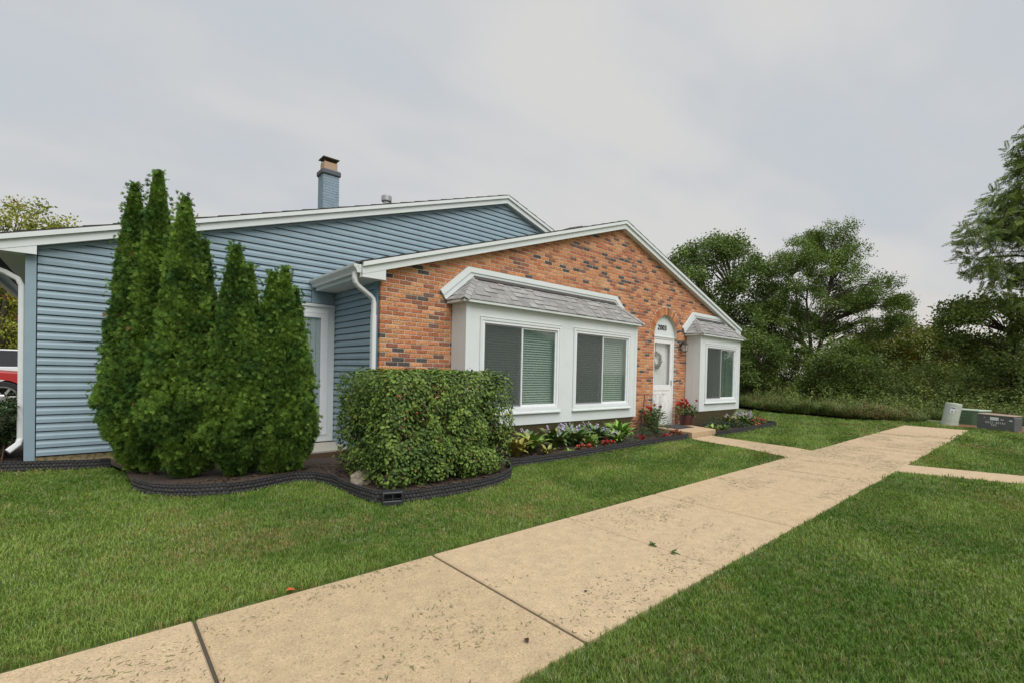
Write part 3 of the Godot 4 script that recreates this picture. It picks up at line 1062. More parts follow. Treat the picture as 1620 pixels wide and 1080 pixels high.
func bay(house: Node, x0: float, x1: float, wins: Array, horizontal: bool) -> void:
	var zf := 0.4
	var yb := 0.346
	var yt := 2.33
	# back frame carries the parts; roof core is the mesh of the bay itself
	var xc0 := x0 - 0.115
	var xc1 := x1 + 0.115
	var ye := 2.372
	var ze := 0.505
	var zt := 0.055
	var yr := 2.815
	var tx0 := x0 + 0.385
	var tx1 := x1 - 0.385
	var A := Vector3(xc0, ye, ze)
	var B := Vector3(xc1, ye, ze)
	var C := Vector3(tx1, yr, zt)
	var D := Vector3(tx0, yr, zt)
	var E0 := Vector3(xc0, ye, 0.012)
	var E1 := Vector3(xc1, ye, 0.012)
	var D0 := Vector3(tx0, yr, 0.012)
	var C0 := Vector3(tx1, yr, 0.012)
	var mb := MB.new()
	mb.quad(A, B, C, D)
	mb.tri(E0, A, D); mb.tri(E0, D, D0)
	mb.tri(B, E1, C); mb.tri(C, E1, C0)
	mb.quad(D, C, C0, D0)
	mb.quad(E0, E1, B, A)
	var bn := put(mb, "bay_window", M.roof_dark, house)
	shingle_face(bn, A, B, D, C, 5)
	shingle_face(bn, E0, A, D0.lerp(D, 0.3), D, 5)
	shingle_face(bn, B, E1, C, C0.lerp(C, 0.3), 5)
	var nf := (B - A).cross(D - A).normalized()
	var nl := (A - E0).cross(D - E0).normalized()
	var nr := (E1 - B).cross(C - B).normalized()
	var hl := (D - A).normalized()
	var hr := (C - B).normalized()
	hip_caps(bn, A, D, nf, nl, hl.cross(nf).normalized() * (1.0 if hl.cross(nf).x > 0 else -1.0), hl.cross(nl).normalized() * (1.0 if hl.cross(nl).z < 0 else -1.0))
	hip_caps(bn, B, C, nf, nr, hr.cross(nf).normalized() * (1.0 if hr.cross(nf).x < 0 else -1.0), hr.cross(nr).normalized() * (1.0 if hr.cross(nr).z < 0 else -1.0))
	# dark strip above the top course
	mb = MB.new()
	mb.hexa([D + Vector3(0, -0.045, 0.05), C + Vector3(0, -0.045, 0.05), C + Vector3(0, 0.012, 0.0), D + Vector3(0, 0.012, 0.0), D + Vector3(0, -0.03, 0.066), C + Vector3(0, -0.03, 0.066), C + Vector3(0, 0.03, 0.014), D + Vector3(0, 0.03, 0.014)])
	put(mb, "top_strip", M.roof_dark, bn)
	# eave board
	mb = MB.new()
	mb.slab(Vector3(xc0 + 0.008, ye - 0.042, 0.012), Vector3(xc1 - 0.008, ye - 0.003, ze - 0.008))
	put(mb, "fascia", M.white, bn)
	# white board on the bricks that follows the bay's roof
	var trim := func(pts: Array, z1: float, inset: float) -> void:
		for i in pts.size() - 1:
			var t := MB.new()
			var q: Array = []
			for z in [0.008, z1]:
				q.append(Vector3(pts[i][0].x, pts[i][0].y, z)); q.append(Vector3(pts[i + 1][0].x, pts[i + 1][0].y, z)); q.append(Vector3(pts[i + 1][1].x, pts[i + 1][1].y, z)); q.append(Vector3(pts[i][1].x, pts[i][1].y, z))
			t.hexa(q)
			put(t, "roof_trim", M.white, bn)
	var o := [Vector2(x0 - 0.25, 2.525), Vector2(x0 + 0.28, 2.98), Vector2(x1 - 0.28, 2.98), Vector2(x1 + 0.25, 2.525)]
	var i := [Vector2(x0 - 0.135, 2.39), Vector2(x0 + 0.385, 2.82), Vector2(x1 - 0.385, 2.82), Vector2(x1 + 0.135, 2.39)]
	var mid: Array = []
	for k in 4:
		mid.append((o[k] as Vector2).lerp(i[k], 0.52))
	trim.call([[o[0], mid[0]], [o[1], mid[1]], [o[2], mid[2]], [o[3], mid[3]]], 0.052, 0.0)
	trim.call([[mid[0], i[0]], [mid[1], i[1]], [mid[2], i[2]], [mid[3], i[3]]], 0.038, 0.0)
	# body: side panels with a board joint, front rails and stiles around the openings
	for s in [0, 1]:
		var xs := x0 if s == 0 else x1
		var inn := 0.02 if s == 0 else -0.02
		mb = MB.new()
		mb.slab(Vector3(min(xs, xs + inn), yb, 0.012), Vector3(max(xs, xs + inn), yt, 0.185))
		mb.slab(Vector3(min(xs, xs + inn), yb, 0.191), Vector3(max(xs, xs + inn), yt, zf - 0.018))
		mb.slab(Vector3(min(xs + inn * 0.3, xs + inn), yb, 0.1849), Vector3(max(xs + inn * 0.3, xs + inn), yt, 0.1911))
		put(mb, "side_panel", M.white, bn)
	mb = MB.new()
	mb.slab(Vector3(x0 + 0.02, yb, 0.012), Vector3(x1 - 0.02, yb + 0.02, zf - 0.02))
	put(mb, "floor_panel", M.white_dull, bn)
	mb = MB.new()
	mb.slab(Vector3(x0 + 0.02, yt - 0.02, 0.012), Vector3(x1 - 0.02, yt, zf - 0.02))
	put(mb, "ceiling_panel", M.white_dull, bn)
	var wy0 := 0.575
	var wy1 := 2.095
	var rail := func(xa: float, xb: float, ya: float, yb2: float) -> void:
		var t := MB.new()
		t.box(Vector3((xa + xb) / 2, (ya + yb2) / 2, zf - 0.008), Vector3(xb - xa, yb2 - ya, 0.018), Basis.IDENTITY, 0.0015)
		put(t, "front_panel", M.white, bn)
	rail.call(x0, x1, wy1, yt)
	rail.call(x0, x1, yb, wy0)
	var cur := x0
	for w in wins:
		rail.call(cur, w[0] + 0.035, wy0 + 0.0005, wy1 - 0.0005)
		cur = w[1] - 0.035
	rail.call(cur, x1, wy0 + 0.0005, wy1 - 0.0005)
	for cx in [x0 + 0.001, x1 - 0.001]:
		mb = MB.new()
		var sg: float = 1.0 if cx < (x0 + x1) / 2 else -1.0
		mb.box(Vector3(cx + sg * 0.038, (yb + yt) / 2, zf + 0.005), Vector3(0.085, yt - yb - 0.004, 0.012), Basis.IDENTITY, 0.002)
		put(mb, "corner_board", M.white, bn)
	for w in wins:
		window_unit(bn, w[0], w[1], 0.533, 2.13, zf, horizontal)
	# stained board that slopes back under the bay to the wall
	mb = MB.new()
	mb.hexa([Vector3(x0 + 0.02, yb - 0.001, zf - 0.02), Vector3(x1 - 0.02, yb - 0.001, zf - 0.02), Vector3(x1 - 0.02, -0.2, 0.012), Vector3(x0 + 0.02, -0.2, 0.012), Vector3(x0 + 0.02, yb - 0.001, zf - 0.05), Vector3(x1 - 0.02, yb - 0.001, zf - 0.05), Vector3(x1 - 0.02, -0.2, 0.009), Vector3(x0 + 0.02, -0.2, 0.009)])
	put(mb, "skirt_board", M.skirt, bn)

func frame4(bn: Node, called: String, m: Material, x0: float, x1: float, y0: float, y1: float, w: float, z0: float, z1: float, bev := 0.003) -> void:
	var mb := MB.new()
	var zc := (z0 + z1) / 2
	var d := absf(z1 - z0)
	mb.box(Vector3((x0 + x1) / 2, y1 - w / 2, zc), Vector3(x1 - x0, w, d), Basis.IDENTITY, bev)
	mb.box(Vector3((x0 + x1) / 2, y0 + w / 2, zc), Vector3(x1 - x0, w, d), Basis.IDENTITY, bev)
	mb.box(Vector3(x0 + w / 2, (y0 + y1) / 2, zc), Vector3(w, y1 - y0 - 2 * w, d), Basis.IDENTITY, bev)
	mb.box(Vector3(x1 - w / 2, (y0 + y1) / 2, zc), Vector3(w, y1 - y0 - 2 * w, d), Basis.IDENTITY, bev)
	put(mb, called, m, bn)

func window_unit(bn: Node, x0: float, x1: float, y0: float, y1: float, zf: float, horizontal: bool) -> void:
	frame4(bn, "casing", M.white, x0, x1, y0 + 0.035, y1, 0.05, zf + 0.0015, zf + 0.024)
	var mb := MB.new()
	mb.box(Vector3((x0 + x1) / 2, y0 + 0.022, zf + 0.026), Vector3(x1 - x0 + 0.02, 0.03, 0.05), Basis.IDENTITY, 0.004)
	put(mb, "window_sill", M.white, bn)
	mb = MB.new()
	mb.box(Vector3((x0 + x1) / 2, y1 + 0.006, zf + 0.016), Vector3(x1 - x0 + 0.005, 0.010, 0.028), Basis.IDENTITY, 0.002)
	put(mb, "drip_cap", M.white_dull, bn)
	var a := x0 + 0.051
	var b := x1 - 0.051
	var c := y0 + 0.087
	var d := y1 - 0.051
	frame4(bn, "window_frame", M.vinyl, a, b, c, d, 0.042, zf - 0.07, zf + 0.014)
	var m := (a + b) / 2
	var ia := a + 0.043
	var ib := b - 0.043
	var ic := c + 0.043
	var id := d - 0.043
	# right sash behind, left sash with an insect screen in front
	frame4(bn, "sash", M.vinyl, m - 0.022, ib, ic, id, 0.034, zf - 0.040, zf - 0.014)
	frame4(bn, "sash", M.vinyl, ia, m + 0.018, ic, id, 0.030, zf - 0.068, zf - 0.044)
	frame4(bn, "screen_frame", M.screen_frame, ia, m - 0.024, ic, id, 0.020, zf - 0.012, zf - 0.002)
	for q in [[m + 0.012, ib - 0.034, zf - 0.027], [ia + 0.03, m - 0.012, zf - 0.056]]:
		mb = MB.new()
		mb.slab(Vector3(q[0], ic + 0.03, q[2] - 0.0015), Vector3(q[1], id - 0.03, q[2] + 0.0015))
		put(mb, "pane", M.glass, bn)
	mb = MB.new()
	mb.slab(Vector3(ia + 0.02, ic + 0.02, zf - 0.0075), Vector3(m - 0.044, id - 0.02, zf - 0.0065))
	put(mb, "insect_screen", M.screen, bn)
	# blinds
	mb = MB.new()
	if horizontal:
		mb.box(Vector3(m, id - 0.03, zf - 0.14), Vector3(b - a - 0.05, 0.05, 0.05))
		var y := ic + 0.01
		while y < id - 0.06:
			var bs := Basis(Vector3.RIGHT, rnd(0.70, 0.82))
			mb.box(Vector3(m, y, zf - 0.14), Vector3(b - a - 0.06, 0.0028, 0.048), bs)
			y += 0.043
		for xx in [a + 0.2, m - 0.18, m + 0.2, b - 0.2]:
			mb.box(Vector3(xx, (ic + id) / 2, zf - 0.112), Vector3(0.004, id - ic - 0.06, 0.002))
		put(mb, "blind", M.blind, bn)
	else:
		mb.box(Vector3(m, id - 0.02, zf - 0.15), Vector3(b - a - 0.02, 0.04, 0.04))
		var x := a + 0.03
		while x < b - 0.02:
			var bs := Basis(Vector3.UP, rnd(0.5, 0.8))
			mb.box(Vector3(x, (ic + id) / 2 - 0.02, zf - 0.15), Vector3(0.088, id - ic, 0.0015), bs)
			x += 0.082
		put(mb, "blind", M.vane, bn)

func patio_door(house: Node) -> void:
	var x0 := -1.76
	var x1 := -0.026
	var z := ZM
	var mb := MB.new()
	mb.slab(Vector3(x0 + 0.1, 0.02, z + 0.002), Vector3(x1 - 0.1, 2.2, z + 0.004))
	var pd := put(mb, "patio_door", M.dark, house)
	frame4(pd, "casing", M.white, x0, x1, 0.014, 2.318, 0.115, z + 0.005, z + 0.036)
	mb = MB.new()
	mb.box(Vector3((x0 + x1) / 2, 2.29, z + 0.045), Vector3(x1 - x0 - 0.004, 0.05, 0.02), Basis.IDENTITY, 0.004)
	put(mb, "head_trim", M.white, pd)
	frame4(pd, "door_frame", M.vinyl, x0 + 0.116, x1 - 0.116, 0.13, 2.202, 0.045, z + 0.006, z + 0.048)
	var m := (x0 + x1) / 2
	for q in [[x0 + 0.162, m + 0.03, z + 0.012], [m - 0.03, x1 - 0.162, z + 0.03]]:
		frame4(pd, "sash", M.vinyl, q[0], q[1], 0.176, 2.156, 0.07, q[2], q[2] + 0.016)
		mb = MB.new()
		mb.slab(Vector3(q[0] + 0.07, 0.246, q[2] + 0.006), Vector3(q[1] - 0.07, 2.086, q[2] + 0.009))
		put(mb, "pane", M.glass, pd)
	mb = MB.new()
	var x := x0 + 0.17
	while x < x1 - 0.17:
		mb.box(Vector3(x, 1.15, z + 0.0085), Vector3(0.083, 1.95, 0.0015), Basis(Vector3.UP, 0.03))
		x += 0.087
	put(mb, "blind", M.drape, pd)

func entry_door(house: Node) -> void:
	# inner door
	var mb := MB.new()
	mb.box(Vector3(AX, 1.08, -0.215), Vector3(1.0, 2.2, 0.04))
	var d := put(mb, "entry_door", M.door_white, house)
	for px in [-0.22, 0.22]:
		for r in [[0.30, 0.85]]:
			frame4(d, "moulding", M.door_white, AX + px - 0.16, AX + px + 0.16, r[0], r[1], 0.022, -0.195, -0.184)
	mb = MB.new()
	mb.lathe([Vector2(0.001, 0.06), Vector2(0.022, 0.058), Vector2(0.03, 0.04), Vector2(0.026, 0.022), Vector2(0.012, 0.014), Vector2(0.012, 0.0)], 12, Transform3D(Basis(Vector3.RIGHT, PI / 2), Vector3(AX + 0.37, 1.02, -0.194)))
	put(mb, "door_knob", M.galv, d)
	# outer storm door: a wide frame round a tall pane, a plain panel below
	var x0 := AX - AR + 0.004
	var x1 := AX + AR - 0.004
	frame4(d, "jamb", M.door_white, x0, x1, -0.02, AY - 0.004, 0.055, -0.15, -0.075)
	var sx0 := x0 + 0.057
	var sx1 := x1 - 0.057
	frame4(d, "storm_frame", M.door_white, sx0, sx1, 0.04, AY - 0.062, 0.10, -0.118, -0.088)
	mb = MB.new()
	mb.box(Vector3(AX, 0.955, -0.103), Vector3(sx1 - sx0 - 0.201, 0.14, 0.028), Basis.IDENTITY, 0.003)
	put(mb, "cross_rail", M.door_white, d)
	mb = MB.new()
	mb.box(Vector3(AX, 0.512, -0.106), Vector3(sx1 - sx0 - 0.201, 0.744, 0.016))
	put(mb, "kick_panel", M.door_white, d)
	frame4(d, "moulding", M.door_white, AX - 0.34, AX + 0.34, 0.2, 0.82, 0.02, -0.0978, -0.092)
	mb = MB.new()
	mb.slab(Vector3(sx0 + 0.1, 1.026, -0.105), Vector3(sx1 - 0.1, AY - 0.163, -0.102))
	put(mb, "pane", mat(lin(0.6, 0.63, 0.63), 0.04, null, 1.0, {alpha = 0.06}), d)
	mb = MB.new()
	mb.box(Vector3(sx1 - 0.05, 1.08, -0.075), Vector3(0.02, 0.14, 0.02), Basis.IDENTITY, 0.005)
	mb.box(Vector3(sx1 - 0.05, 1.13, -0.083), Vector3(0.014, 0.014, 0.02))
	mb.box(Vector3(sx1 - 0.05, 1.03, -0.083), Vector3(0.014, 0.014, 0.02))
	put(mb, "door_handle", M.galv, d)
	# arched panel above with the house number
	var poly := PackedVector2Array([Vector2(x0, AY), Vector2(x1, AY)])
	for i in 25:
		var t := PI * i / 24.0
		poly.append(Vector2(AX + (AR - 0.004) * cos(t), AY + 0.03 + (AR - 0.004) * sin(t)))
	mb = MB.new()
	mb.extr(poly, -0.13, -0.085)
	put(mb, "arch_panel", M.white, d)
	mb = MB.new()
	mb.box(Vector3(AX, AY - 0.003, -0.075), Vector3(x1 - x0, 0.03, 0.03), Basis.IDENTITY, 0.003)
	put(mb, "door_head", M.white, d)
	var sf := SystemFont.new()
	sf.font_names = PackedStringArray(["Droid Sans"])
	sf.font_weight = 600
	var dx := 7.46
	for ch in "2003":
		var tm := TextMesh.new()
		tm.text = ch
		tm.font = sf
		tm.font_size = 20
		tm.pixel_size = 0.0090
		tm.depth = 0.012
		tm.horizontal_alignment = HORIZONTAL_ALIGNMENT_LEFT
		var o := put_mesh(tm, "house_number", M.dark, d)
		o.position = Vector3(dx, 2.47, -0.0795) - origin_of(d)
		dx += 0.106
	# threshold
	mb = MB.new()
	mb.box(Vector3(AX, 0.012, -0.09), Vector3(1.06, 0.03, 0.17), Basis.IDENTITY, 0.005)
	put(mb, "threshold", M.galv, d)

# ---------- entry: stoop, mat, wreath, lantern ----------
func build_entry() -> void:
	var mb := MB.new()
	var yy := 0.02
	var top := [Vector3(6.86, yy, 1.22), Vector3(7.99, yy, 1.22), Vector3(8.45, yy, 0.012), Vector3(7.02, yy, 0.012)]
	var c := Vector3(7.58, yy, 0.6)
	var b := 0.012
	var tt: Array = []
	var t1: Array = []
	var t2: Array = []
	for p in top:
		var inw: Vector3 = (c - p).normalized() * b
		tt.append(p + inw)
		t1.append(p - Vector3(0, b, 0))
		t2.append(p - Vector3(0, 0.28, 0))
	mb.quad(tt[0], tt[1], tt[2], tt[3])
	for i in 4:
		var j := (i + 1) % 4
		mb.quad(t1[i], t1[j], tt[j], tt[i])
		mb.quad(t2[i], t2[j], t1[j], t1[i])
	tag(put(mb, "stoop", M.stoop), "tan concrete step in front of the white entry door", "step")
	mb = MB.new()
	mb.hexa([Vector3(7.12, 0.0235, 0.74), Vector3(7.86, 0.0235, 0.74), Vector3(8.10, 0.0235, 0.13), Vector3(7.24, 0.0235, 0.13), Vector3(7.13, 0.034, 0.73), Vector3(7.85, 0.034, 0.73), Vector3(8.09, 0.034, 0.14), Vector3(7.25, 0.034, 0.14)])
	tag(put(mb, "doormat", M.mat_rubber), "dark grey doormat lying on the concrete step", "doormat")
	# wreath on the inner door, behind the storm pane
	var w := thing("wreath", "grey-green twig wreath hanging behind the glass of the entry door", "wreath", Vector3(7.57, 1.46, -0.16))
	var ct := Vector3(7.57, 1.655, -0.158)
	mb = MB.new()
	var pts: Array = []
	var rad: Array = []
	for i in 25:
		var t := TAU * i / 24.0
		pts.append(ct + Vector3(cos(t) * 0.155, sin(t) * 0.165, 0))
		rad.append(0.014)
	mb.tube(pts, rad, 6, false)
	put(mb, "ring", M.twig, w)
	mb = MB.new()
	for i in 420:
		var t := rnd(0, TAU)
		var p := ct + Vector3(cos(t) * (0.155 + rnd(-0.045, 0.045)), sin(t) * (0.165 + rnd(-0.045, 0.045)), rnd(-0.012, 0.028))
		var dr := (Vector3(cos(t + 1.2), sin(t + 1.2), 0.2) + Vector3(rnd(-1, 1), rnd(-1, 1), rnd(-0.2, 0.5)) * 0.8).normalized()
		var sd := dr.cross(Vector3(rnd(-1, 1), rnd(-1, 1), 1)).normalized() * rnd(0.008, 0.013)
		var g := rnd(0.6, 1.3)
		mb.col = Color(0.085 * g, 0.10 * g, 0.095 * g)
		var l := rnd(0.04, 0.07)
		mb.quad(p - sd * 0.2, p + dr * l * 0.5 - sd, p + dr * l, p + dr * l * 0.5 + sd)
	put(mb, "foliage", M.leaf, w)
	mb = MB.new()
	mb.slab(Vector3(7.56, 1.80, -0.1935), Vector3(7.58, 2.08, -0.1905))
	put(mb, "hanger", M.dark, w)
	# wall lantern
	var l := thing("wall_lantern", "black metal and glass lantern on the bricks right of the door", "lantern", Vector3(8.44, 1.9, 0.005))
	var L := Vector3(8.44, 2.0, 0.13)
	mb = MB.new()
	mb.lathe([Vector2(0.001, 0.03), Vector2(0.045, 0.024), Vector2(0.06, 0.008), Vector2(0.06, 0.0)], 16, Transform3D(Basis(Vector3.RIGHT, PI / 2), Vector3(8.44, 2.09, 0.004)))
	put(mb, "backplate", M.iron, l)
	mb = MB.new()
	mb.tube([Vector3(8.44, 2.09, 0.02), Vector3(8.44, 2.13, 0.06), Vector3(8.44, 2.165, 0.10), L + Vector3(0, 0.155, 0)], [0.011, 0.011, 0.011, 0.011], 8)
	put(mb, "arm", M.iron, l)
	mb = MB.new()
	mb.lathe([Vector2(0.012, 0.16), Vector2(0.018, 0.135), Vector2(0.05, 0.115), Vector2(0.085, 0.085), Vector2(0.086, 0.076), Vector2(0.001, 0.076)], 4, Transform3D(Basis(Vector3.UP, PI / 4), L))
	put(mb, "cap", M.iron, l)
	mb = MB.new()
	for s in [[-1, -1], [1, -1], [1, 1], [-1, 1]]:
		mb.tube([L + Vector3(s[0] * 0.056, 0.08, s[1] * 0.056), L + Vector3(s[0] * 0.044, -0.09, s[1] * 0.044)], [0.0055, 0.0055], 5)
	mb.box(L + Vector3(0, -0.095, 0), Vector3(0.105, 0.014, 0.105), Basis.IDENTITY, 0.004)
	mb.box(L + Vector3(0, -0.11, 0), Vector3(0.05, 0.02, 0.05), Basis.IDENTITY, 0.006)
	put(mb, "cage", M.iron, l)
	var gl := mat(lin(0.5, 0.5, 0.46), 0.1, null, 1.0, {alpha = 0.22})
	for k in 4:
		mb = MB.new()
		var bs := Basis(Vector3.UP, k * PI / 2)
		mb.hexa([L + bs * Vector3(-0.05, 0.075, 0.0545), L + bs * Vector3(0.05, 0.075, 0.0545), L + bs * Vector3(0.039, -0.086, 0.0425), L + bs * Vector3(-0.039, -0.086, 0.0425), L + bs * Vector3(-0.05, 0.075, 0.0565), L + bs * Vector3(0.05, 0.075, 0.0565), L + bs * Vector3(0.039, -0.086, 0.0445), L + bs * Vector3(-0.039, -0.086, 0.0445)])
		put(mb, "pane", gl, l)
	mb = MB.new()
	mb.lathe([Vector2(0.012, -0.085), Vector2(0.013, -0.03), Vector2(0.02, 0.0), Vector2(0.016, 0.035), Vector2(0.001, 0.045)], 10, Transform3D(Basis.IDENTITY, L))
	put(mb, "bulb", mat(lin(0.75, 0.73, 0.68), 0.3), l)
	# low patio step
	var s := thing("patio_step", "low grey board step below the white patio door", "step", Vector3(-0.85, -0.02, -1.2))
	for k in 6:
		mb = MB.new()
		mb.box(Vector3(-0.86 + rnd(-0.005, 0.005), -0.015, -1.60 + k * 0.142), Vector3(1.66, 0.03, 0.136), Basis.IDENTITY, 0.004)
		put(mb, "board", M.wood_grey, s)
	mb = MB.new()
	mb.box(Vector3(-0.86, -0.09, -0.835), Vector3(1.64, 0.118, 0.03), Basis.IDENTITY, 0.003)
	put(mb, "riser", M.wood_brown, s)
	mb = MB.new()
	mb.slab(Vector3(-1.66, -0.24, -1.68), Vector3(-0.06, -0.031, -0.852))
	put(mb, "base", M.wood_brown, s)

# ---------- beds and edging ----------
func resample(pl: PackedVector2Array, step: float) -> PackedVector2Array:
	var out := PackedVector2Array()
	# smooth the outline first (Catmull-Rom), then walk it in equal steps
	var sm := PackedVector2Array()
	for i in pl.size() - 1:
		var a := pl[max(i - 1, 0)]
		var b := pl[i]
		var c := pl[i + 1]
		var d := pl[min(i + 2, pl.size() - 1)]
		for k in 8:
			sm.append(b.cubic_interpolate(c, a, d, k / 8.0))
	sm.append(pl[-1])
	out.append(sm[0])
	var acc := 0.0
	for i in range(1, sm.size()):
		var seg := sm[i].distance_to(sm[i - 1])
		while acc + seg >= step:
			var t := (step - acc) / seg
			var p := sm[i - 1].lerp(sm[i], t)
			sm[i - 1] = p
			out.append(p)
			seg = sm[i].distance_to(p)
			acc = 0.0
		acc += seg
	if out[-1].distance_to(sm[-1]) > 0.05:
		out.append(sm[-1])
	return out

func panel_mesh(sd: int) -> ArrayMesh:
	# one metre-free panel: x 0..1, height 0.13, cobbled face towards +z, scalloped top
	var r := RandomNumberGenerator.new()
	r.seed = sd
	var mb := MB.new()
	mb.slab(Vector3(0, -0.06, -0.012), Vector3(1, 0.107, 0.0))
	var rows := 3
	var cols := 6
	for j in rows:
		for i in cols:
			var off := 0.5 if j % 2 == 1 else 0.0
			var x0 := (i + off) / cols + 0.008
			var x1: float = min((i + 1 + off) / cols - 0.008, 1.0)
			var y0 := -0.004 + j * 0.037
			var y1 := y0 + 0.033
			if x1 - x0 < 0.04:
				continue
			var d := r.randf_range(0.004, 0.009)
			var xm := (x0 + x1) / 2 + r.randf_range(-0.01, 0.01)
			var hw := (x1 - x0) / 2
			var base := [Vector3(x0, y0 + 0.01, 0.0), Vector3(x0 + hw * 0.5, y0, 0.0), Vector3(x1 - hw * 0.5, y0, 0), Vector3(x1, y0 + 0.012, 0), Vector3(x1, y1 - 0.01, 0), Vector3(x1 - hw * 0.5, y1, 0), Vector3(x0 + hw * 0.5, y1, 0), Vector3(x0, y1 - 0.012, 0)]
			var top: Array = []
			for p in base:
				top.append(Vector3(lerp(p.x, xm, 0.42), lerp(p.y, (y0 + y1) / 2, 0.42), d + r.randf_range(-0.002, 0.002)))
			for k in 8:
				var k2 := (k + 1) % 8
				mb.quad(base[k], base[k2], top[k2], top[k])
			var cc := Vector3(xm, (y0 + y1) / 2, d + 0.002)
			for k in 8:
				mb.tri(cc, top[k], top[(k + 1) % 8])
	for i in 7:
		var xc := (i + 0.5) / 7.0
		var poly := PackedVector2Array()
		for k in 7:
			var t := PI * k / 6.0
			poly.append(Vector2(xc + cos(t) * 0.066, 0.106 + sin(t) * 0.006))
		mb.extr(poly, -0.013, 0.006)
	return mb.mesh()

func build_beds() -> void:
	soil = [
		bed_main + PackedVector2Array([Vector2(1.2, 0.02), Vector2(-0.02, 0.02), Vector2(-0.03, ZM + 0.03), Vector2(-2.85, ZM + 0.03)]),
		bed_front + PackedVector2Array([Vector2(6.84, 1.15), Vector2(7.0, 0.02), Vector2(1.05, 0.02)]),
		bed_right + PackedVector2Array([Vector2(11.6, 0.02), Vector2(8.46, 0.02), Vector2(8.0, 1.2)]),
		bed_left + PackedVector2Array([Vector2(-2.8, -0.8), Vector2(-2.85, ZM + 0.03), Vector2(XL - 0.05, ZM + 0.03), Vector2(XL - 0.05, -6.0), Vector2(-5.4, -6.0)]),
	]
	for q in soil:
		var mb := MB.new()
		var ix := Geometry2D.triangulate_polygon(q)
		for i in range(0, ix.size(), 3):
			var p: Array[Vector3] = []
			for t in 3:
				var e := q[ix[i + t]]
				p.append(Vector3(e.x, gh(e.x, e.y) + 0.035, e.y))
			if (p[1] - p[0]).cross(p[2] - p[0]).y < 0:
				mb.tri(p[0], p[2], p[1])
			else:
				mb.tri(p[0], p[1], p[2])
		structure(mb, "garden_bed", M.mulch)
	# bark chips
	var chip := MB.new()
	chip.box(Vector3.ZERO, Vector3(0.045, 0.006, 0.016), Basis.IDENTITY, 0.002)
	var xfs: Array = []
	var cols := PackedColorArray()
	for k in 5200:
		var q: PackedVector2Array = soil[k % 3]
		var p := Vector2(rnd(-2.8, 1.1), rnd(-1.2, 2.5))
		if k % 3 == 1:
			p = Vector2(rnd(1.0, 6.9), rnd(0.05, 1.75))
		elif k % 3 == 2:
			p = Vector2(rnd(7.9, 11.9), rnd(0.05, 1.4))
		if not Geometry2D.is_point_in_polygon(p, q):
			continue
		var bs := Basis(Vector3.UP, rnd(0, TAU)) * Basis(Vector3.RIGHT, rnd(-0.4, 0.4)) * Basis(Vector3.BACK, rnd(-0.35, 0.35))
		xfs.append(Transform3D(bs.scaled(Vector3.ONE * rnd(0.6, 1.5)), Vector3(p.x, gh(p.x, p.y) + 0.042, p.y)))
		var g := rnd(0.4, 1.5)
		cols.append(Color(0.075 * g, 0.05 * g, 0.036 * g))
	var o := scatter("bark_mulch", chip.mesh(), M.leaf, xfs, cols)
	o.set_meta("kind", "stuff")
	tag(o, "dark bark mulch chips covering the garden beds", "mulch")
	var pm := [panel_mesh(1), panel_mesh(2), panel_mesh(3)]
	var runs := [
		[bed_left, "black cobble-patterned plastic edging along the foot of the blue wall"],
		[bed_main, "black plastic edging curving round the conifers and the clipped bush"],
		[bed_front, "straight black plastic edging in front of the long bay window's flowers"],
		[bed_right, "black plastic edging right of the door step below the small bay"],
	]
	for r in runs:
		var pts := resample(r[0], 0.235)
		var t := thing("garden_edging", r[1], "edging", Vector3(pts[0].x, gh(pts[0].x, pts[0].y), pts[0].y), "garden bed edging")
		for i in pts.size() - 1:
			var a := Vector3(pts[i].x, gh(pts[i].x, pts[i].y), pts[i].y)
			var b := Vector3(pts[i + 1].x, gh(pts[i + 1].x, pts[i + 1].y), pts[i + 1].y)
			var d := b - a
			var xz := Vector3(d.x, 0, d.z).normalized()
			var o2 := put_mesh(pm[i % 3], "edging_panel", M.edging, t)
			o2.transform = Transform3D(Basis(Vector3(d.x, d.y, d.z), Vector3(0, 1, 0).rotated(xz, rnd(-0.05, 0.05)), Vector3(-xz.z, 0, xz.x)), a - origin_of(t) + Vector3(0, rnd(-0.006, 0.004), 0))
	# drain outlet of the buried downspout
	var ot := thing("drain_outlet", "black plastic drain outlet set in the edging before the clipped bush", "drain", Vector3(-1.0, 0, 2.42))
	var bs := Basis(Vector3.UP, -0.35)
	var c := Vector3(-1.005, 0.07, 2.42)
	var mb := MB.new()
	mb.box(c + bs * Vector3(0, 0.045, 0), Vector3(0.19, 0.022, 0.12), bs, 0.006)
	mb.box(c + bs * Vector3(0, -0.055, 0), Vector3(0.19, 0.06, 0.12), bs, 0.006)
	mb.box(c + bs * Vector3(-0.086, 0.004, 0), Vector3(0.018, 0.06, 0.12), bs, 0.003)
	mb.box(c + bs * Vector3(0.086, 0.004, 0), Vector3(0.018, 0.06, 0.12), bs, 0.003)
	mb.box(c + bs * Vector3(0, 0.004, -0.052), Vector3(0.154, 0.06, 0.012), bs)
	put(mb, "housing", M.plastic, ot)
	mb = MB.new()
	mb.box(c + bs * Vector3(0, 0.004, 0.045), Vector3(0.010, 0.058, 0.012), bs)
	mb.box(c + bs * Vector3(0, -0.008, 0.045), Vector3(0.152, 0.007, 0.008), bs)
	put(mb, "grate", M.plastic, ot)
	rock("garden_rock", "pale tan rock at the left foot of the clipped bush", Vector3(-0.90, 0.035, 1.56), Vector3(0.20, 0.12, 0.13), 3, 0.5)
	rock("garden_rock", "small brown rock half hidden under the clipped bush", Vector3(-0.66, 0.035, 1.68), Vector3(0.10, 0.10, 0.10), 9, 0.0)

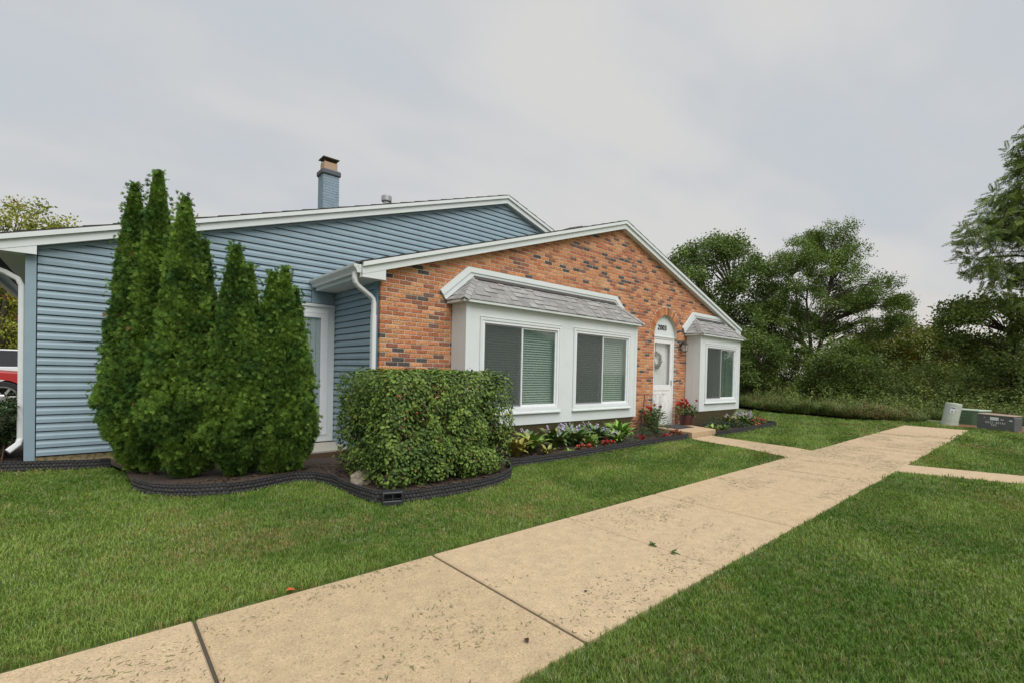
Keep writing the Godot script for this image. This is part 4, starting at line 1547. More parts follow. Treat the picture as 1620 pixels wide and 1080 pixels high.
func rock(called: String, label: String, at: Vector3, s: Vector3, sd: int, turn: float) -> void:
	var f := FastNoiseLite.new()
	f.seed = sd
	f.frequency = 0.9
	var sp := SphereMesh.new()
	sp.radial_segments = 22
	sp.rings = 12
	var a := sp.get_mesh_arrays()
	var vs: PackedVector3Array = a[Mesh.ARRAY_VERTEX]
	var ix: PackedInt32Array = a[Mesh.ARRAY_INDEX]
	var bs := Basis(Vector3.UP, turn)
	var q := func(p: Vector3) -> Vector3:
		var d := p.normalized()
		var r := 0.92 + 0.45 * f.get_noise_3dv(d * 1.3) + 0.14 * f.get_noise_3dv(d * 4.0)
		var w := d * r
		w.y = max(w.y, -0.25)
		return at + bs * (w * s)
	var mb := MB.new()
	for i in range(0, ix.size(), 3):
		mb.tri(q.call(vs[ix[i]]), q.call(vs[ix[i + 2]]), q.call(vs[ix[i + 1]]))
	tag(put(mb, called, M.rock), label, "rock")

# ---------- conifers ----------
func spray_mesh(sd: int) -> ArrayMesh:
	var r := RandomNumberGenerator.new()
	r.seed = sd
	var mb := MB.new()
	var lobe := func(p: Vector3, d: Vector3, l: float, w: float, nn: Vector3) -> void:
		var s := d.cross(nn).normalized() * w
		mb.quad(p, p + d * l * 0.45 - s, p + d * l, p + d * l * 0.45 + s)
	for i in 9:
		var t := i / 8.0
		var a: float = lerp(-1.15, 1.15, t) + r.randf_range(-0.1, 0.1)
		var d := Vector3(sin(a), cos(a), r.randf_range(-0.25, 0.35)).normalized()
		var l: float = r.randf_range(0.055, 0.085) * (1.15 - 0.35 * absf(a))
		var p := Vector3(0, 0.012, 0)
		var nn := Vector3(r.randf_range(-0.3, 0.3), r.randf_range(-0.2, 0.2), 1).normalized()
		var k := r.randf_range(0.85, 1.15)
		mb.col = Color(k, k, k)
		lobe.call(p, d, l, 0.0062, nn)
		for s in [-1, 1]:
			var d2 := d.rotated(nn, s * r.randf_range(0.5, 0.8)).normalized()
			lobe.call(p + d * l * r.randf_range(0.35, 0.6), d2, l * r.randf_range(0.4, 0.6), 0.0052, nn)
	return mb.mesh()

func arborvitae(label: String, x: float, z: float, h: float, r0: float, sd: int) -> void:
	var t := thing("arborvitae", label, "conifer", Vector3(x, 0.03, z), "conifers in the bed by the blue wall")
	var r := RandomNumberGenerator.new()
	r.seed = sd
	var f := FastNoiseLite.new()
	f.seed = sd
	f.frequency = 2.6
	var f2 := FastNoiseLite.new()
	f2.seed = sd + 50
	f2.frequency = 2.4
	var mb := MB.new()
	mb.tube([Vector3(x, 0, z), Vector3(x + 0.01, h * 0.4, z), Vector3(x, h * 0.8, z + 0.01), Vector3(x, h * 0.99, z)], [0.034, 0.022, 0.006, 0.0015], 7)
	var lean := r.randf_range(-0.03, 0.03)
	for k in 34:
		var y := h * r.randf_range(0.04, 0.9)
		var a := r.randf_range(0, TAU)
		var rr: float = r0 * pow(1.0 - y / h, 0.72) * 0.72
		mb.tube([Vector3(x, y, z), Vector3(x + cos(a) * rr * 0.6, y + rr * 0.35, z + sin(a) * rr * 0.6), Vector3(x + cos(a) * rr, y + rr * 0.9, z + sin(a) * rr)], [0.011, 0.007, 0.003], 4, false)
	for k in 5:
		var a := r.randf_range(0, TAU)
		mb.tube([Vector3(x, h * 0.955, z), Vector3(x + cos(a) * 0.015, h * 0.985, z + sin(a) * 0.015), Vector3(x + cos(a) * 0.035, h * r.randf_range(0.995, 1.015), z + sin(a) * 0.035)], [0.0022, 0.0016, 0.001], 4, false)
	put(mb, "trunk", M.twig, t)
	var xfs: Array = []
	var cols := PackedColorArray()
	var area := PI * r0 * h
	var count := int(area * 5600)
	var tries := 0
	while xfs.size() < count and tries < count * 3:
		tries += 1
		var u := 1.0 - sqrt(r.randf())   # more area low down
		if r.randf() < 0.22:
			u = 1.0 - pow(r.randf(), 1.3) * 0.45
		var y := h * (0.012 + 0.985 * u)
		var a := r.randf_range(0, TAU)
		var rr: float = r0 * 0.94 * pow(maxf(0.0, 1.0 - pow(u, 1.45)), 0.95) * smoothstep(-0.09, 0.24, u) + 0.008
		var dir := Vector3(cos(a), 0, sin(a))
		var p0 := dir * rr + Vector3(0, y, 0)
		var lump := f.get_noise_3d(p0.x * 1.7, p0.y * 1.0, p0.z * 1.7)
		rr *= 1.0 + 0.44 * lump * (1.0 - 0.45 * u) + 0.16 * f2.get_noise_3d(p0.x * 2.5 + 9.0, p0.y * 2.2, p0.z * 2.5)
		var deep := pow(r.randf(), 2.0)
		if u < 0.75 and lump < -0.2 and deep < 0.25 and r.randf() < 0.6:
			continue
		var p := Vector3(x, 0, z) + dir * (rr * (1.0 - 0.42 * deep)) + Vector3(lean * u, y, 0)
		if r.randf() < 0.07:
			p += dir * r.randf_range(0.0, 0.07) + Vector3(0, r.randf_range(0.0, 0.06), 0)
		var up := (dir * r.randf_range(0.25, 0.8) + Vector3.UP * r.randf_range(0.5, 1.4) + Vector3(r.randf_range(-0.5, 0.5), r.randf_range(-0.3, 0.3), r.randf_range(-0.5, 0.5))).normalized()
		var side := up.cross(Vector3(r.randf_range(-1, 1), r.randf_range(-0.6, 0.6), r.randf_range(-1, 1))).normalized()
		var s := r.randf_range(0.34, 0.62) * (1.0 - 0.2 * u)
		xfs.append(Transform3D(Basis(side * s, up * s, side.cross(up) * s), p))
		var g: float = clamp(0.5 + 1.2 * f2.get_noise_3d(p.x, p.y, p.z) + r.randf_range(-0.35, 0.35), 0.0, 1.0)
		var cc := Color(0.045, 0.105, 0.022).lerp(Color(0.165, 0.280, 0.045), g)
		if r.randf() < 0.004:
			cc = Color(0.22, 0.12, 0.05)
		cols.append(cc)
	scatter("foliage", M.spray, M.conifer, xfs, cols, t)

func build_arborvitae() -> void:
	M.spray = spray_mesh(5)
	arborvitae("slender dark conifer at the left end, close to the blue wall", -2.75, -0.46, 3.26, 0.37, 101)
	arborvitae("tallest conifer with a wispy tip rising above the roof edge", -2.60, -0.30, 3.43, 0.39, 102)
	arborvitae("big front conifer, third tall tip from the left, ending below the tallest", -2.35, 0.16, 3.06, 0.43, 103)
	arborvitae("short conifer pressed against the right side of the three tall ones", -2.20, 0.02, 2.66, 0.34, 104)
	arborvitae("middle conifer with a pointed tip standing before the blue gable wall", -1.90, 0.40, 2.58, 0.41, 105)
	arborvitae("lower twin tip just behind the middle conifer's right shoulder", -1.77, 0.24, 2.42, 0.31, 106)
	arborvitae("round-topped conifer left of the pair beside the patio door", -1.55, 0.44, 2.33, 0.37, 107)
	arborvitae("bright green conifer tip nearest the porch eave", -1.43, 0.50, 2.39, 0.34, 108)
	arborvitae("rightmost conifer, the shortest, overlapping the patio door", -1.32, 0.46, 2.16, 0.31, 109)

# ---------- broad leaves ----------
func leaf_mesh(l: float, w: float, fold := 0.25, curl := 0.12) -> ArrayMesh:
	var mb := MB.new()
	var pts := [[0.0, 0.0], [0.22, 0.78], [0.5, 1.0], [0.78, 0.62], [1.0, 0.0]]
	for i in pts.size() - 1:
		var a: Array = pts[i]
		var b: Array = pts[i + 1]
		var ca := Vector3(0, a[0] * l, -curl * l * a[0] * a[0])
		var cb := Vector3(0, b[0] * l, -curl * l * b[0] * b[0])
		for s in [-1.0, 1.0]:
			var ea := ca + Vector3(s * a[1] * w / 2, 0, a[1] * w / 2 * fold)
			var eb := cb + Vector3(s * b[1] * w / 2, 0, b[1] * w / 2 * fold)
			if s > 0:
				mb.tri(ca, ea, eb); mb.tri(ca, eb, cb)
			else:
				mb.tri(ca, eb, ea); mb.tri(ca, cb, eb)
	return mb.mesh()

func aim(nrm: Vector3, along: Vector3, s: float) -> Basis:  # leaf: y along, z its face
	var z := nrm.normalized()
	var y := (along - z * along.dot(z)).normalized()
	return Basis(y.cross(z) * s, y * s, z * s)

func rv(r: RandomNumberGenerator) -> Vector3:
	return Vector3(r.randf_range(-1, 1), r.randf_range(-1, 1), r.randf_range(-1, 1))

func build_hedge() -> void:
	var t := thing("clipped_bush", "large boxy clipped privet bush in front of the brick corner", "bush", Vector3(-0.1, 0.03, 1.5))
	var r := RandomNumberGenerator.new()
	r.seed = 77
	var f := FastNoiseLite.new()
	f.seed = 7
	f.frequency = 2.6
	var f2 := FastNoiseLite.new()
	f2.seed = 8
	f2.frequency = 1.5
	var ct := Vector3(-0.10, 0.64, 1.50)
	var hs := Vector3(0.88, 0.61, 0.67)
	var mb := MB.new()
	for k in 46:
		var b := Vector3(ct.x + r.randf_range(-0.45, 0.45), 0.0, ct.z + r.randf_range(-0.3, 0.3))
		var e := ct + Vector3(r.randf_range(-0.9, 0.9), r.randf_range(-0.7, 0.95), r.randf_range(-0.95, 0.95)) * hs
		var m := b.lerp(e, 0.5) + Vector3(0, 0.12, 0) + rv(r) * 0.06
		mb.tube([b, m, e], [0.013, 0.009, 0.004], 5, false)
		for q in 4:
			var s0 := m.lerp(e, r.randf())
			var e2 := s0 + (rv(r) * 0.7 + (e - ct).normalized()).normalized() * r.randf_range(0.12, 0.28)
			mb.tube([s0, e2], [0.004, 0.002], 4, false)
	put(mb, "stems", M.twig, t)
	var lm := leaf_mesh(0.037, 0.023)
	var xfs: Array = []
	var cols := PackedColorArray()
	while xfs.size() < 40000:
		# a point on a rounded box, pushed in and out by noise
		var d := rv(r)
		if d.length() > 1.0 or d.length() < 0.1:
			continue
		d = d.normalized()
		var e := 11.0
		var k := pow(pow(absf(d.x), e) + pow(absf(d.y), e) + pow(absf(d.z), e), -1.0 / e)
		var p := d * k
		var nrm := Vector3(sign(p.x) * pow(absf(p.x), e - 1), sign(p.y) * pow(absf(p.y), e - 1), sign(p.z) * pow(absf(p.z), e - 1)).normalized()
		var n1 := f.get_noise_3dv(p * hs * 1.6)
		var n2 := f2.get_noise_3dv(p * hs * 1.8 + Vector3(4, 0, 0))
		var deep := pow(r.randf(), 1.6) * 0.26
		if n2 < -0.22 and deep < 0.12 and p.y < 0.75:
			continue
		var sc := 1.0 + 0.06 * n1 + 0.04 * n2 - deep
		if p.y < -0.4:
			sc *= 1.0 - 0.03 * (-0.4 - p.y) / 0.6
		var w := ct + p * hs * sc
		if p.y > 0.9:
			w.y = min(w.y, 1.255 + 0.02 * r.randf()) 
		if r.randf() < 0.006 and p.y > 0.5:
			w += nrm * r.randf_range(0.02, 0.08)
		var along := (nrm * 0.45 + Vector3.UP * r.randf_range(-0.5, 0.7) + rv(r) * 0.9).normalized()
		var face := (nrm * 0.9 + Vector3.UP * 0.45 + rv(r) * 0.62).normalized()
		var s := r.randf_range(0.7, 1.3)
		xfs.append(Transform3D(aim(face, along, s), w))
		var g: float = clamp(0.42 + 0.9 * n1 + r.randf_range(-0.4, 0.4), 0.0, 1.0)
		var cc := Color(0.055, 0.105, 0.026).lerp(Color(0.165, 0.245, 0.042), g)
		var q := r.randf()
		if q < 0.004:
			cc = Color(0.30, 0.24, 0.04)
		elif q < 0.009:
			cc = Color(0.14, 0.085, 0.045)
		cols.append(cc)
	scatter("foliage", lm, M.gloss_leaf, xfs, cols, t)
	# low spreading juniper at the left corner of the house
	t = thing("low_shrub", "dark low shrub beside the downspout at the house's left corner", "shrub", Vector3(-4.35, 0.03, -2.3))
	xfs = []
	cols = PackedColorArray()
	mb = MB.new()
	var lm2 := leaf_mesh(0.05, 0.018)
	for k in 60:
		var b := Vector3(-4.22 + r.randf_range(-0.35, 0.28), 0.02, -2.25 + r.randf_range(-0.45, 0.4))
		var a := r.randf_range(0, TAU)
		var e := b + Vector3(cos(a) * 0.42, r.randf_range(0.25, 0.78), sin(a) * 0.42)
		if e.x > XL - 0.12:
			e.x = XL - 0.14
		mb.tube([b, b.lerp(e, 0.5) + Vector3(0, 0.08, 0), e], [0.01, 0.007, 0.003], 4, false)
		for q in 150:
			var s0 := r.randf_range(0.2, 1.05)
			var p := b.lerp(e, s0) + Vector3(0, 0.1 * sin(s0 * 3.0), 0) + rv(r) * 0.07
			xfs.append(Transform3D(aim((Vector3.UP + rv(r)).normalized(), (e - b).normalized() + rv(r) * 0.8, r.randf_range(0.7, 1.3)), p))
			var g := r.randf()
			cols.append(Color(0.022, 0.045, 0.016).lerp(Color(0.075, 0.12, 0.045), g * g))
	put(mb, "stems", M.twig, t)
	scatter("foliage", lm2, M.leaf, xfs, cols, t)

# ---------- flowers ----------
func blade_strip(l: float, w: float, droop: float, seg := 6, fold := 0.18) -> ArrayMesh:
	# an arching leaf that leaves the ground along +y and bends over towards +z
	var mb := MB.new()
	var pr: Array = []
	var p := Vector3.ZERO
	for i in seg + 1:
		var u := float(i) / seg
		var ang := droop * u * u * 1.1 + 0.25 * droop * u
		pr.append([p, w * 0.5 * pow(sin(PI * pow(clamp(u * 0.93 + 0.05, 0, 1), 0.8)), 0.75), ang])
		p += Vector3(0, cos(ang), sin(ang)) * l / seg
	for i in seg:
		var a: Array = pr[i]
		var b: Array = pr[i + 1]
		for s in [-1.0, 1.0]:
			var ea: Vector3 = a[0] + Vector3(s * a[1], a[1] * fold * sin(a[2]), a[1] * -fold * cos(a[2]))
			var eb: Vector3 = b[0] + Vector3(s * b[1], b[1] * fold * sin(b[2]), b[1] * -fold * cos(b[2]))
			if i == seg - 1:
				eb = b[0]
			if s > 0:
				mb.tri(a[0], ea, eb); mb.tri(a[0], eb, b[0])
			else:
				mb.tri(a[0], eb, ea); mb.tri(a[0], b[0], eb)
	return mb.mesh()

func hosta(label: String, x: float, z: float, size: float, nl: int, cl: Color, stalks: int, sd: int, yellow := 0.1) -> void:
	var r := RandomNumberGenerator.new()
	r.seed = sd
	var y := gh(x, z) + 0.03
	var t := thing("hosta", label, "plant", Vector3(x, y, z), "leafy plants in the flower beds")
	var ms := [blade_strip(0.34 * size, 0.082 * size, 1.3), blade_strip(0.27 * size, 0.074 * size, 1.7), blade_strip(0.33 * size, 0.066 * size, 0.9)]
	var mats: Array = []
	for k in 4:
		var g := [0.85, 1.15, 1.4, 1.1][k] as float
		var cc := Color(cl.r * g, cl.g * g, cl.b * g)
		if k == 3:
			cc = cc.lerp(Color(0.30, 0.24, 0.05), 0.55)
		var m := mat(cc.linear_to_srgb(), 0.42, null, 1.0, {back = Color(0.25, 0.28, 0.10)})
		mats.append(m)
	for k in int(nl * 2.8):
		var a := k * 2.399 + r.randf_range(-0.3, 0.3)
		var o := put_mesh(ms[r.randi() % 3], "leaf", mats[3 if r.randf() < yellow else r.randi() % 3], t)
		var tilt := r.randf_range(0.1, 0.7)
		o.transform = Transform3D(Basis(Vector3.UP, a) * Basis(Vector3.RIGHT, tilt) * Basis(Vector3.UP, r.randf_range(-0.4, 0.4)).scaled(Vector3.ONE * r.randf_range(0.8, 1.2)), Vector3(sin(a) * 0.03, 0, cos(a) * 0.03))
	for k in stalks:
		var a := r.randf_range(0, TAU)
		var b := Vector3(x, y, z) + Vector3(cos(a) * 0.05, 0, sin(a) * 0.05)
		var e := b + Vector3(cos(a) * r.randf_range(0.05, 0.2), r.randf_range(0.22, 0.36) * size, sin(a) * r.randf_range(0.05, 0.2))
		var m := b.lerp(e, 0.5) + Vector3(0, 0.06, 0)
		var mb := MB.new()
		mb.col = Color(0.09, 0.13, 0.04)
		mb.tube([b, m, e], [0.004, 0.0035, 0.002], 4, false)
		for q in 11:
			var p := m.lerp(e, 0.1 + q / 11.0)
			var d := (Vector3(r.randf_range(-1, 1), -0.35, r.randf_range(-1, 1))).normalized()
			var g := r.randf_range(0.8, 1.15)
			mb.col = Color(0.58 * g, 0.53 * g, 0.70 * g)
			# a small bell of five petals
			var tip := p + d * 0.030
			var u := d.cross(Vector3(0.3, 1, 0.2)).normalized()
			var w := d.cross(u)
			for s in 5:
				var t0 := TAU * s / 5.0
				var t1 := TAU * (s + 1) / 5.0
				mb.tri(p, tip + (u * cos(t0) + w * sin(t0)) * 0.011, tip + (u * cos(t1) + w * sin(t1)) * 0.011)
		put(mb, "flower_stalk", M.petal, t)

func bedding(called: String, label: String, x: float, z: float, rad: float, h: float, leafc: Color, flower: Color, nf: int, sd: int, nleaf := 130, thin := false) -> void:
	var r := RandomNumberGenerator.new()
	r.seed = sd
	var y := gh(x, z) + 0.03
	var t := thing(called, label, "plant" if nf == 0 else "flowers", Vector3(x, y, z), "bedding plants in the flower beds")
	var lm := leaf_mesh(0.055, 0.008 if thin else 0.03)
	var xfs: Array = []
	var cols := PackedColorArray()
	for k in nleaf:
		var a := r.randf_range(0, TAU)
		var q := sqrt(r.randf()) * rad
		var hh := h * (1.0 - 0.55 * pow(q / rad, 2.0)) * r.randf_range(0.35, 1.0)
		xfs.append(Transform3D(aim((Vector3.UP + rv(r) * 0.8).normalized(), Vector3(cos(a), 0.6, sin(a)) + rv(r) * 0.5, r.randf_range(0.7, 1.35)), Vector3(x + cos(a) * q, y + hh, z + sin(a) * q)))
		var g := r.randf_range(0.55, 1.35)
		cols.append(Color(leafc.r * g, leafc.g * g, leafc.b * g))
	scatter("foliage", lm, M.leaf, xfs, cols, t)
	var mb := MB.new()
	mb.col = Color(0.08, 0.10, 0.04)
	for k in 9:
		var a := r.randf_range(0, TAU)
		mb.tube([Vector3(x, y, z), Vector3(x + cos(a) * rad * 0.7, y + h * 0.7, z + sin(a) * rad * 0.7)], [0.004, 0.002], 4, false)
	put(mb, "stems", M.leaf, t)
	if nf > 0:
		mb = MB.new()
		for k in nf:
			var a := r.randf_range(0, TAU)
			var q := sqrt(r.randf()) * rad
			var p := Vector3(x + cos(a) * q, y + h * (1.08 - 0.5 * pow(q / rad, 2.0)), z + sin(a) * q)
			blossom(mb, p, flower, 0.022, r)
		put(mb, "blossoms", M.petal, t)

func blossom(mb: MB, p: Vector3, cl: Color, s: float, r: RandomNumberGenerator) -> void:
	for j in 7:
		var c := p + rv(r) * s * 0.8
		var g := r.randf_range(0.7, 1.2)
		mb.col = Color(cl.r * g, cl.g * g, cl.b * g)
		var u := (Vector3.UP + rv(r) * 0.9).normalized()
		var w := u.cross(Vector3(0.2, 0.1, 1)).normalized()
		var q := u.cross(w)
		for k in 5:
			var t0 := TAU * k / 5.0
			mb.quad(c, c + (w * cos(t0) + q * sin(t0)) * s * 0.8, c + (w * cos(t0 + 0.6) + q * sin(t0 + 0.6)) * s, c + (w * cos(t0 + 1.1) + q * sin(t0 + 1.1)) * s * 0.8)

func build_flowers() -> void:
	var yg := Color(0.125, 0.205, 0.035)
	var mg := Color(0.075, 0.140, 0.035)
	hosta("yellowing strap-leaved clump right beside the clipped bush", 1.55, 1.30, 0.95, 16, Color(0.20, 0.19, 0.04), 0, 201, 0.6)
	hosta("light green clump, second plant right of the clipped bush", 1.98, 1.15, 1.15, 20, yg, 0, 202, 0.25)
	hosta("low pale clump in front of the light green plants", 2.05, 1.45, 0.6, 12, Color(0.17, 0.20, 0.05), 0, 203, 0.5)
	hosta("mid green hosta below the first window's right half", 2.65, 1.02, 1.25, 24, mg, 3, 204)
	hosta("hosta with many lilac bells left of the row's middle", 3.20, 0.95, 1.25, 24, mg, 8, 205)
	hosta("hosta with the densest lilac flowers under the second window", 3.85, 0.88, 1.25, 22, mg, 12, 206)
	hosta("lime hosta with broad leaves at the right end of the row", 4.75, 0.80, 1.35, 26, Color(0.13, 0.235, 0.035), 0, 207, 0.05)
	hosta("narrow-leaved green plant at the foot of the skirt board behind the pale clump", 2.3, 0.75, 1.05, 18, mg, 2, 231, 0.1)
	hosta("back-row hosta between the two lilac ones, close to the bay", 3.5, 0.62, 1.1, 18, mg, 5, 232, 0.1)
	hosta("back-row green hosta left of the lime one, close to the bay", 4.35, 0.58, 1.1, 16, yg, 3, 233, 0.1)
	hosta("low green clump before the densest lilac flowers", 3.35, 1.2, 0.8, 14, yg, 0, 234, 0.15)
	hosta("small green hosta tucked between the lilac flowers and the lime one", 4.35, 1.0, 0.9, 16, yg, 4, 208)
	hosta("single round-leaved seedling at the front edge of the bed", 2.5, 1.50, 0.45, 5, Color(0.15, 0.25, 0.04), 0, 209, 0.0)
	bedding("red_flowers", "small red-leaved flowers at the bed edge before the lilac hosta", 2.95, 1.42, 0.13, 0.12, Color(0.13, 0.07, 0.035), Color(0.40, 0.07, 0.05), 8, 211, 90)
	bedding("red_flowers", "bright crimson flower tuft at the bed edge under the second window", 3.75, 1.30, 0.10, 0.14, Color(0.07, 0.12, 0.04), Color(0.48, 0.012, 0.03), 8, 212, 70)
	bedding("bedding_plant", "grey-green low tuft before the lime hosta", 4.65, 1.13, 0.16, 0.12, Color(0.085, 0.14, 0.07), Color.BLACK, 0, 213, 160, true)
	bedding("red_flowers", "dark red low flowers right of the grey-green tuft", 5.05, 1.10, 0.14, 0.13, Color(0.10, 0.055, 0.035), Color(0.28, 0.03, 0.03), 9, 214, 90)
	bedding("bedding_plant", "dull green bushy plant beside the lime hosta below the bricks", 5.55, 0.72, 0.24, 0.30, Color(0.05, 0.075, 0.035), Color.BLACK, 0, 215, 420, true)
	bedding("bedding_plant", "dark feathery green mound left of the door step", 6.05, 0.74, 0.26, 0.30, Color(0.045, 0.085, 0.03), Color.BLACK, 0, 216, 480, true)
	bedding("bedding_plant", "tall feathery green plant in front of the white door", 6.45, 0.60, 0.25, 0.66, Color(0.075, 0.145, 0.035), Color.BLACK, 0, 217, 900, true)
	bedding("red_flowers", "rusty red low plant at the corner of the concrete step", 6.62, 0.95, 0.16, 0.14, Color(0.14, 0.06, 0.03), Color(0.30, 0.05, 0.03), 6, 218, 130)
	bedding("red_flowers", "two red blooms by the edging left of the step", 6.05, 1.08, 0.10, 0.08, Color(0.08, 0.12, 0.05), Color(0.42, 0.02, 0.05), 5, 219, 50)
	# airy white flowers before the door
	var r := RandomNumberGenerator.new()
	r.seed = 300
	var t := thing("airy_flowers", "thin stems with tiny white flowers rising before the door", "flowers", Vector3(6.6, gh(6.6, 0.5) + 0.03, 0.5))
	var mb := MB.new()
	var mf := MB.new()
	for k in 22:
		var a := r.randf_range(0, TAU)
		var b := Vector3(6.6, gh(6.6, 0.5) + 0.03, 0.5)
		var e := b + Vector3(cos(a) * 0.22, r.randf_range(0.6, 1.0), sin(a) * 0.18)
		mb.col = Color(0.09, 0.14, 0.06)
		mb.tube([b, b.lerp(e, 0.6) + Vector3(0, 0.06, 0), e], [0.003, 0.0022, 0.0015], 4, false)
		for q in 6:
			mf.col = Color(0.66, 0.66, 0.62)
			blossom(mf, e + rv(r) * 0.07, mf.col, 0.007, r)
	put(mb, "stems", M.leaf, t)
	put(mf, "blossoms", M.petal, t)
	flower_pot("dark red-brown pot of scarlet flowers on the step right of the door", Vector3(8.24, 0.021, 0.32), 0.165, 0.30, 401, 16)
	flower_pot("dark pot of red flowers left of the door behind the green plants", Vector3(6.72, -0.075, 0.28), 0.165, 0.33, 402, 9)
	# leaning rusty stake
	mb = MB.new()
	mb.tube([Vector3(6.28, -0.09, 0.30), Vector3(6.36, 0.34, 0.27), Vector3(6.47, 0.80, 0.24)], [0.011, 0.011, 0.010], 6)
	mb.box(Vector3(6.46, 0.78, 0.24), Vector3(0.035, 0.05, 0.02), Basis(Vector3.BACK, -0.2), 0.004)
	tag(put(mb, "garden_stake", M.rust), "thin dark stake leaning on the bricks left of the door", "stake")
	# right bed
	hosta("small lime hosta at the step's right corner", 8.28, 1.02, 0.65, 14, Color(0.17, 0.27, 0.06), 0, 221, 0.1)
	hosta("second small lime hosta beside the step's right corner", 8.72, 1.08, 0.55, 12, Color(0.16, 0.25, 0.06), 0, 222, 0.1)
	bedding("ornamental_grass", "blue-green tufted grass below the small bay", 8.95, 0.78, 0.34, 0.34, Color(0.05, 0.095, 0.055), Color.BLACK, 0, 223, 700, true)
	bedding("ornamental_grass", "second blue-green tuft in the middle of the right bed", 9.65, 1.0, 0.30, 0.24, Color(0.06, 0.11, 0.055), Color.BLACK, 0, 224, 500, true)
	hosta("yellow-green hosta with lilac bells under the small bay", 9.9, 0.70, 1.2, 22, Color(0.17, 0.20, 0.045), 7, 225, 0.3)
	hosta("hosta under the small bay's right edge, thick with lilac flowers", 10.75, 0.72, 1.25, 20, Color(0.12, 0.17, 0.04), 13, 226, 0.2)
	hosta("green hosta between the two lilac ones in the right bed", 10.3, 0.9, 1.0, 16, mg, 6, 227, 0.2)
	bedding("red_flowers", "pinkish red flowers near the right end of the right bed", 11.3, 0.92, 0.2, 0.2, Color(0.09, 0.07, 0.03), Color(0.42, 0.035, 0.06), 12, 228, 150)
	bedding("red_flowers", "rust and orange flowers in the middle of the right bed", 10.45, 1.08, 0.2, 0.14, Color(0.14, 0.11, 0.035), Color(0.42, 0.13, 0.04), 7, 229, 130)
	bedding("bedding_plant", "yellow-green leafy plant at the far right corner of the house", 11.6, 0.6, 0.3, 0.40, Color(0.13, 0.17, 0.03), Color.BLACK, 0, 230, 300)

func flower_pot(label: String, at: Vector3, rad: float, h: float, sd: int, nf: int) -> void:
	var r := RandomNumberGenerator.new()
	r.seed = sd
	var t := thing("flower_pot", label, "flower pot", at, "pots by the entry door")
	var mb := MB.new()
	mb.lathe([Vector2(0.001, 0.0), Vector2(rad * 0.78, 0.0), Vector2(rad * 0.9, h * 0.25), Vector2(rad, h * 0.7), Vector2(rad * 0.97, h * 0.88), Vector2(rad * 1.05, h * 0.92), Vector2(rad * 1.05, h), Vector2(rad * 0.93, h), Vector2(rad * 0.9, h * 0.9)], 24, Transform3D(Basis.IDENTITY, at))
	put(mb, "pot", M.terracotta, t)
	mb = MB.new()
	mb.lathe([Vector2(rad * 0.9, h * 0.9), Vector2(0.001, h * 0.92)], 16, Transform3D(Basis(Vector3.RIGHT, 0), at))
	put(mb, "soil", M.mulch, t)
	var lm := leaf_mesh(0.08, 0.05)
	var xfs: Array = []
	var cols := PackedColorArray()
	for k in 170:
		var a := r.randf_range(0, TAU)
		var q := sqrt(r.randf()) * rad * 1.35
		xfs.append(Transform3D(aim((Vector3.UP + rv(r) * 0.7).normalized(), Vector3(cos(a), 0.3, sin(a)) + rv(r) * 0.5, r.randf_range(0.7, 1.3)), at + Vector3(cos(a) * q, h + r.randf_range(-0.02, 0.20), sin(a) * q)))
		var g := r.randf_range(0.5, 1.4)
		cols.append(Color(0.075 * g, 0.125 * g, 0.035 * g))
	scatter("foliage", lm, M.leaf, xfs, cols, t)
	mb = MB.new()
	var mf := MB.new()
	for k in 12:
		var a := r.randf_range(0, TAU)
		var pts := [at + Vector3(0, h * 0.95, 0), at + Vector3(cos(a) * rad * 0.9, h + 0.14, sin(a) * rad * 0.9), at + Vector3(cos(a) * rad * 1.45, h - 0.10, sin(a) * rad * 1.45)]
		mb.col = Color(0.30, 0.28, 0.12)
		mb.tube(pts, [0.004, 0.006, 0.002], 4, false)
	for k in nf:
		var a := r.randf_range(0, TAU)
		var q := r.randf_range(0.05, 1.7) * rad
		var e := at + Vector3(cos(a) * q, h + r.randf_range(0.12, 0.36), sin(a) * q)
		mb.col = Color(0.10, 0.15, 0.05)
		mb.tube([at + Vector3(0, h * 0.9, 0), e], [0.004, 0.002], 4, false)
		blossom(mf, e, Color(0.42, 0.008, 0.015), 0.033, r)
	put(mb, "stems", M.leaf, t)
	put(mf, "blossoms", M.petal, t)

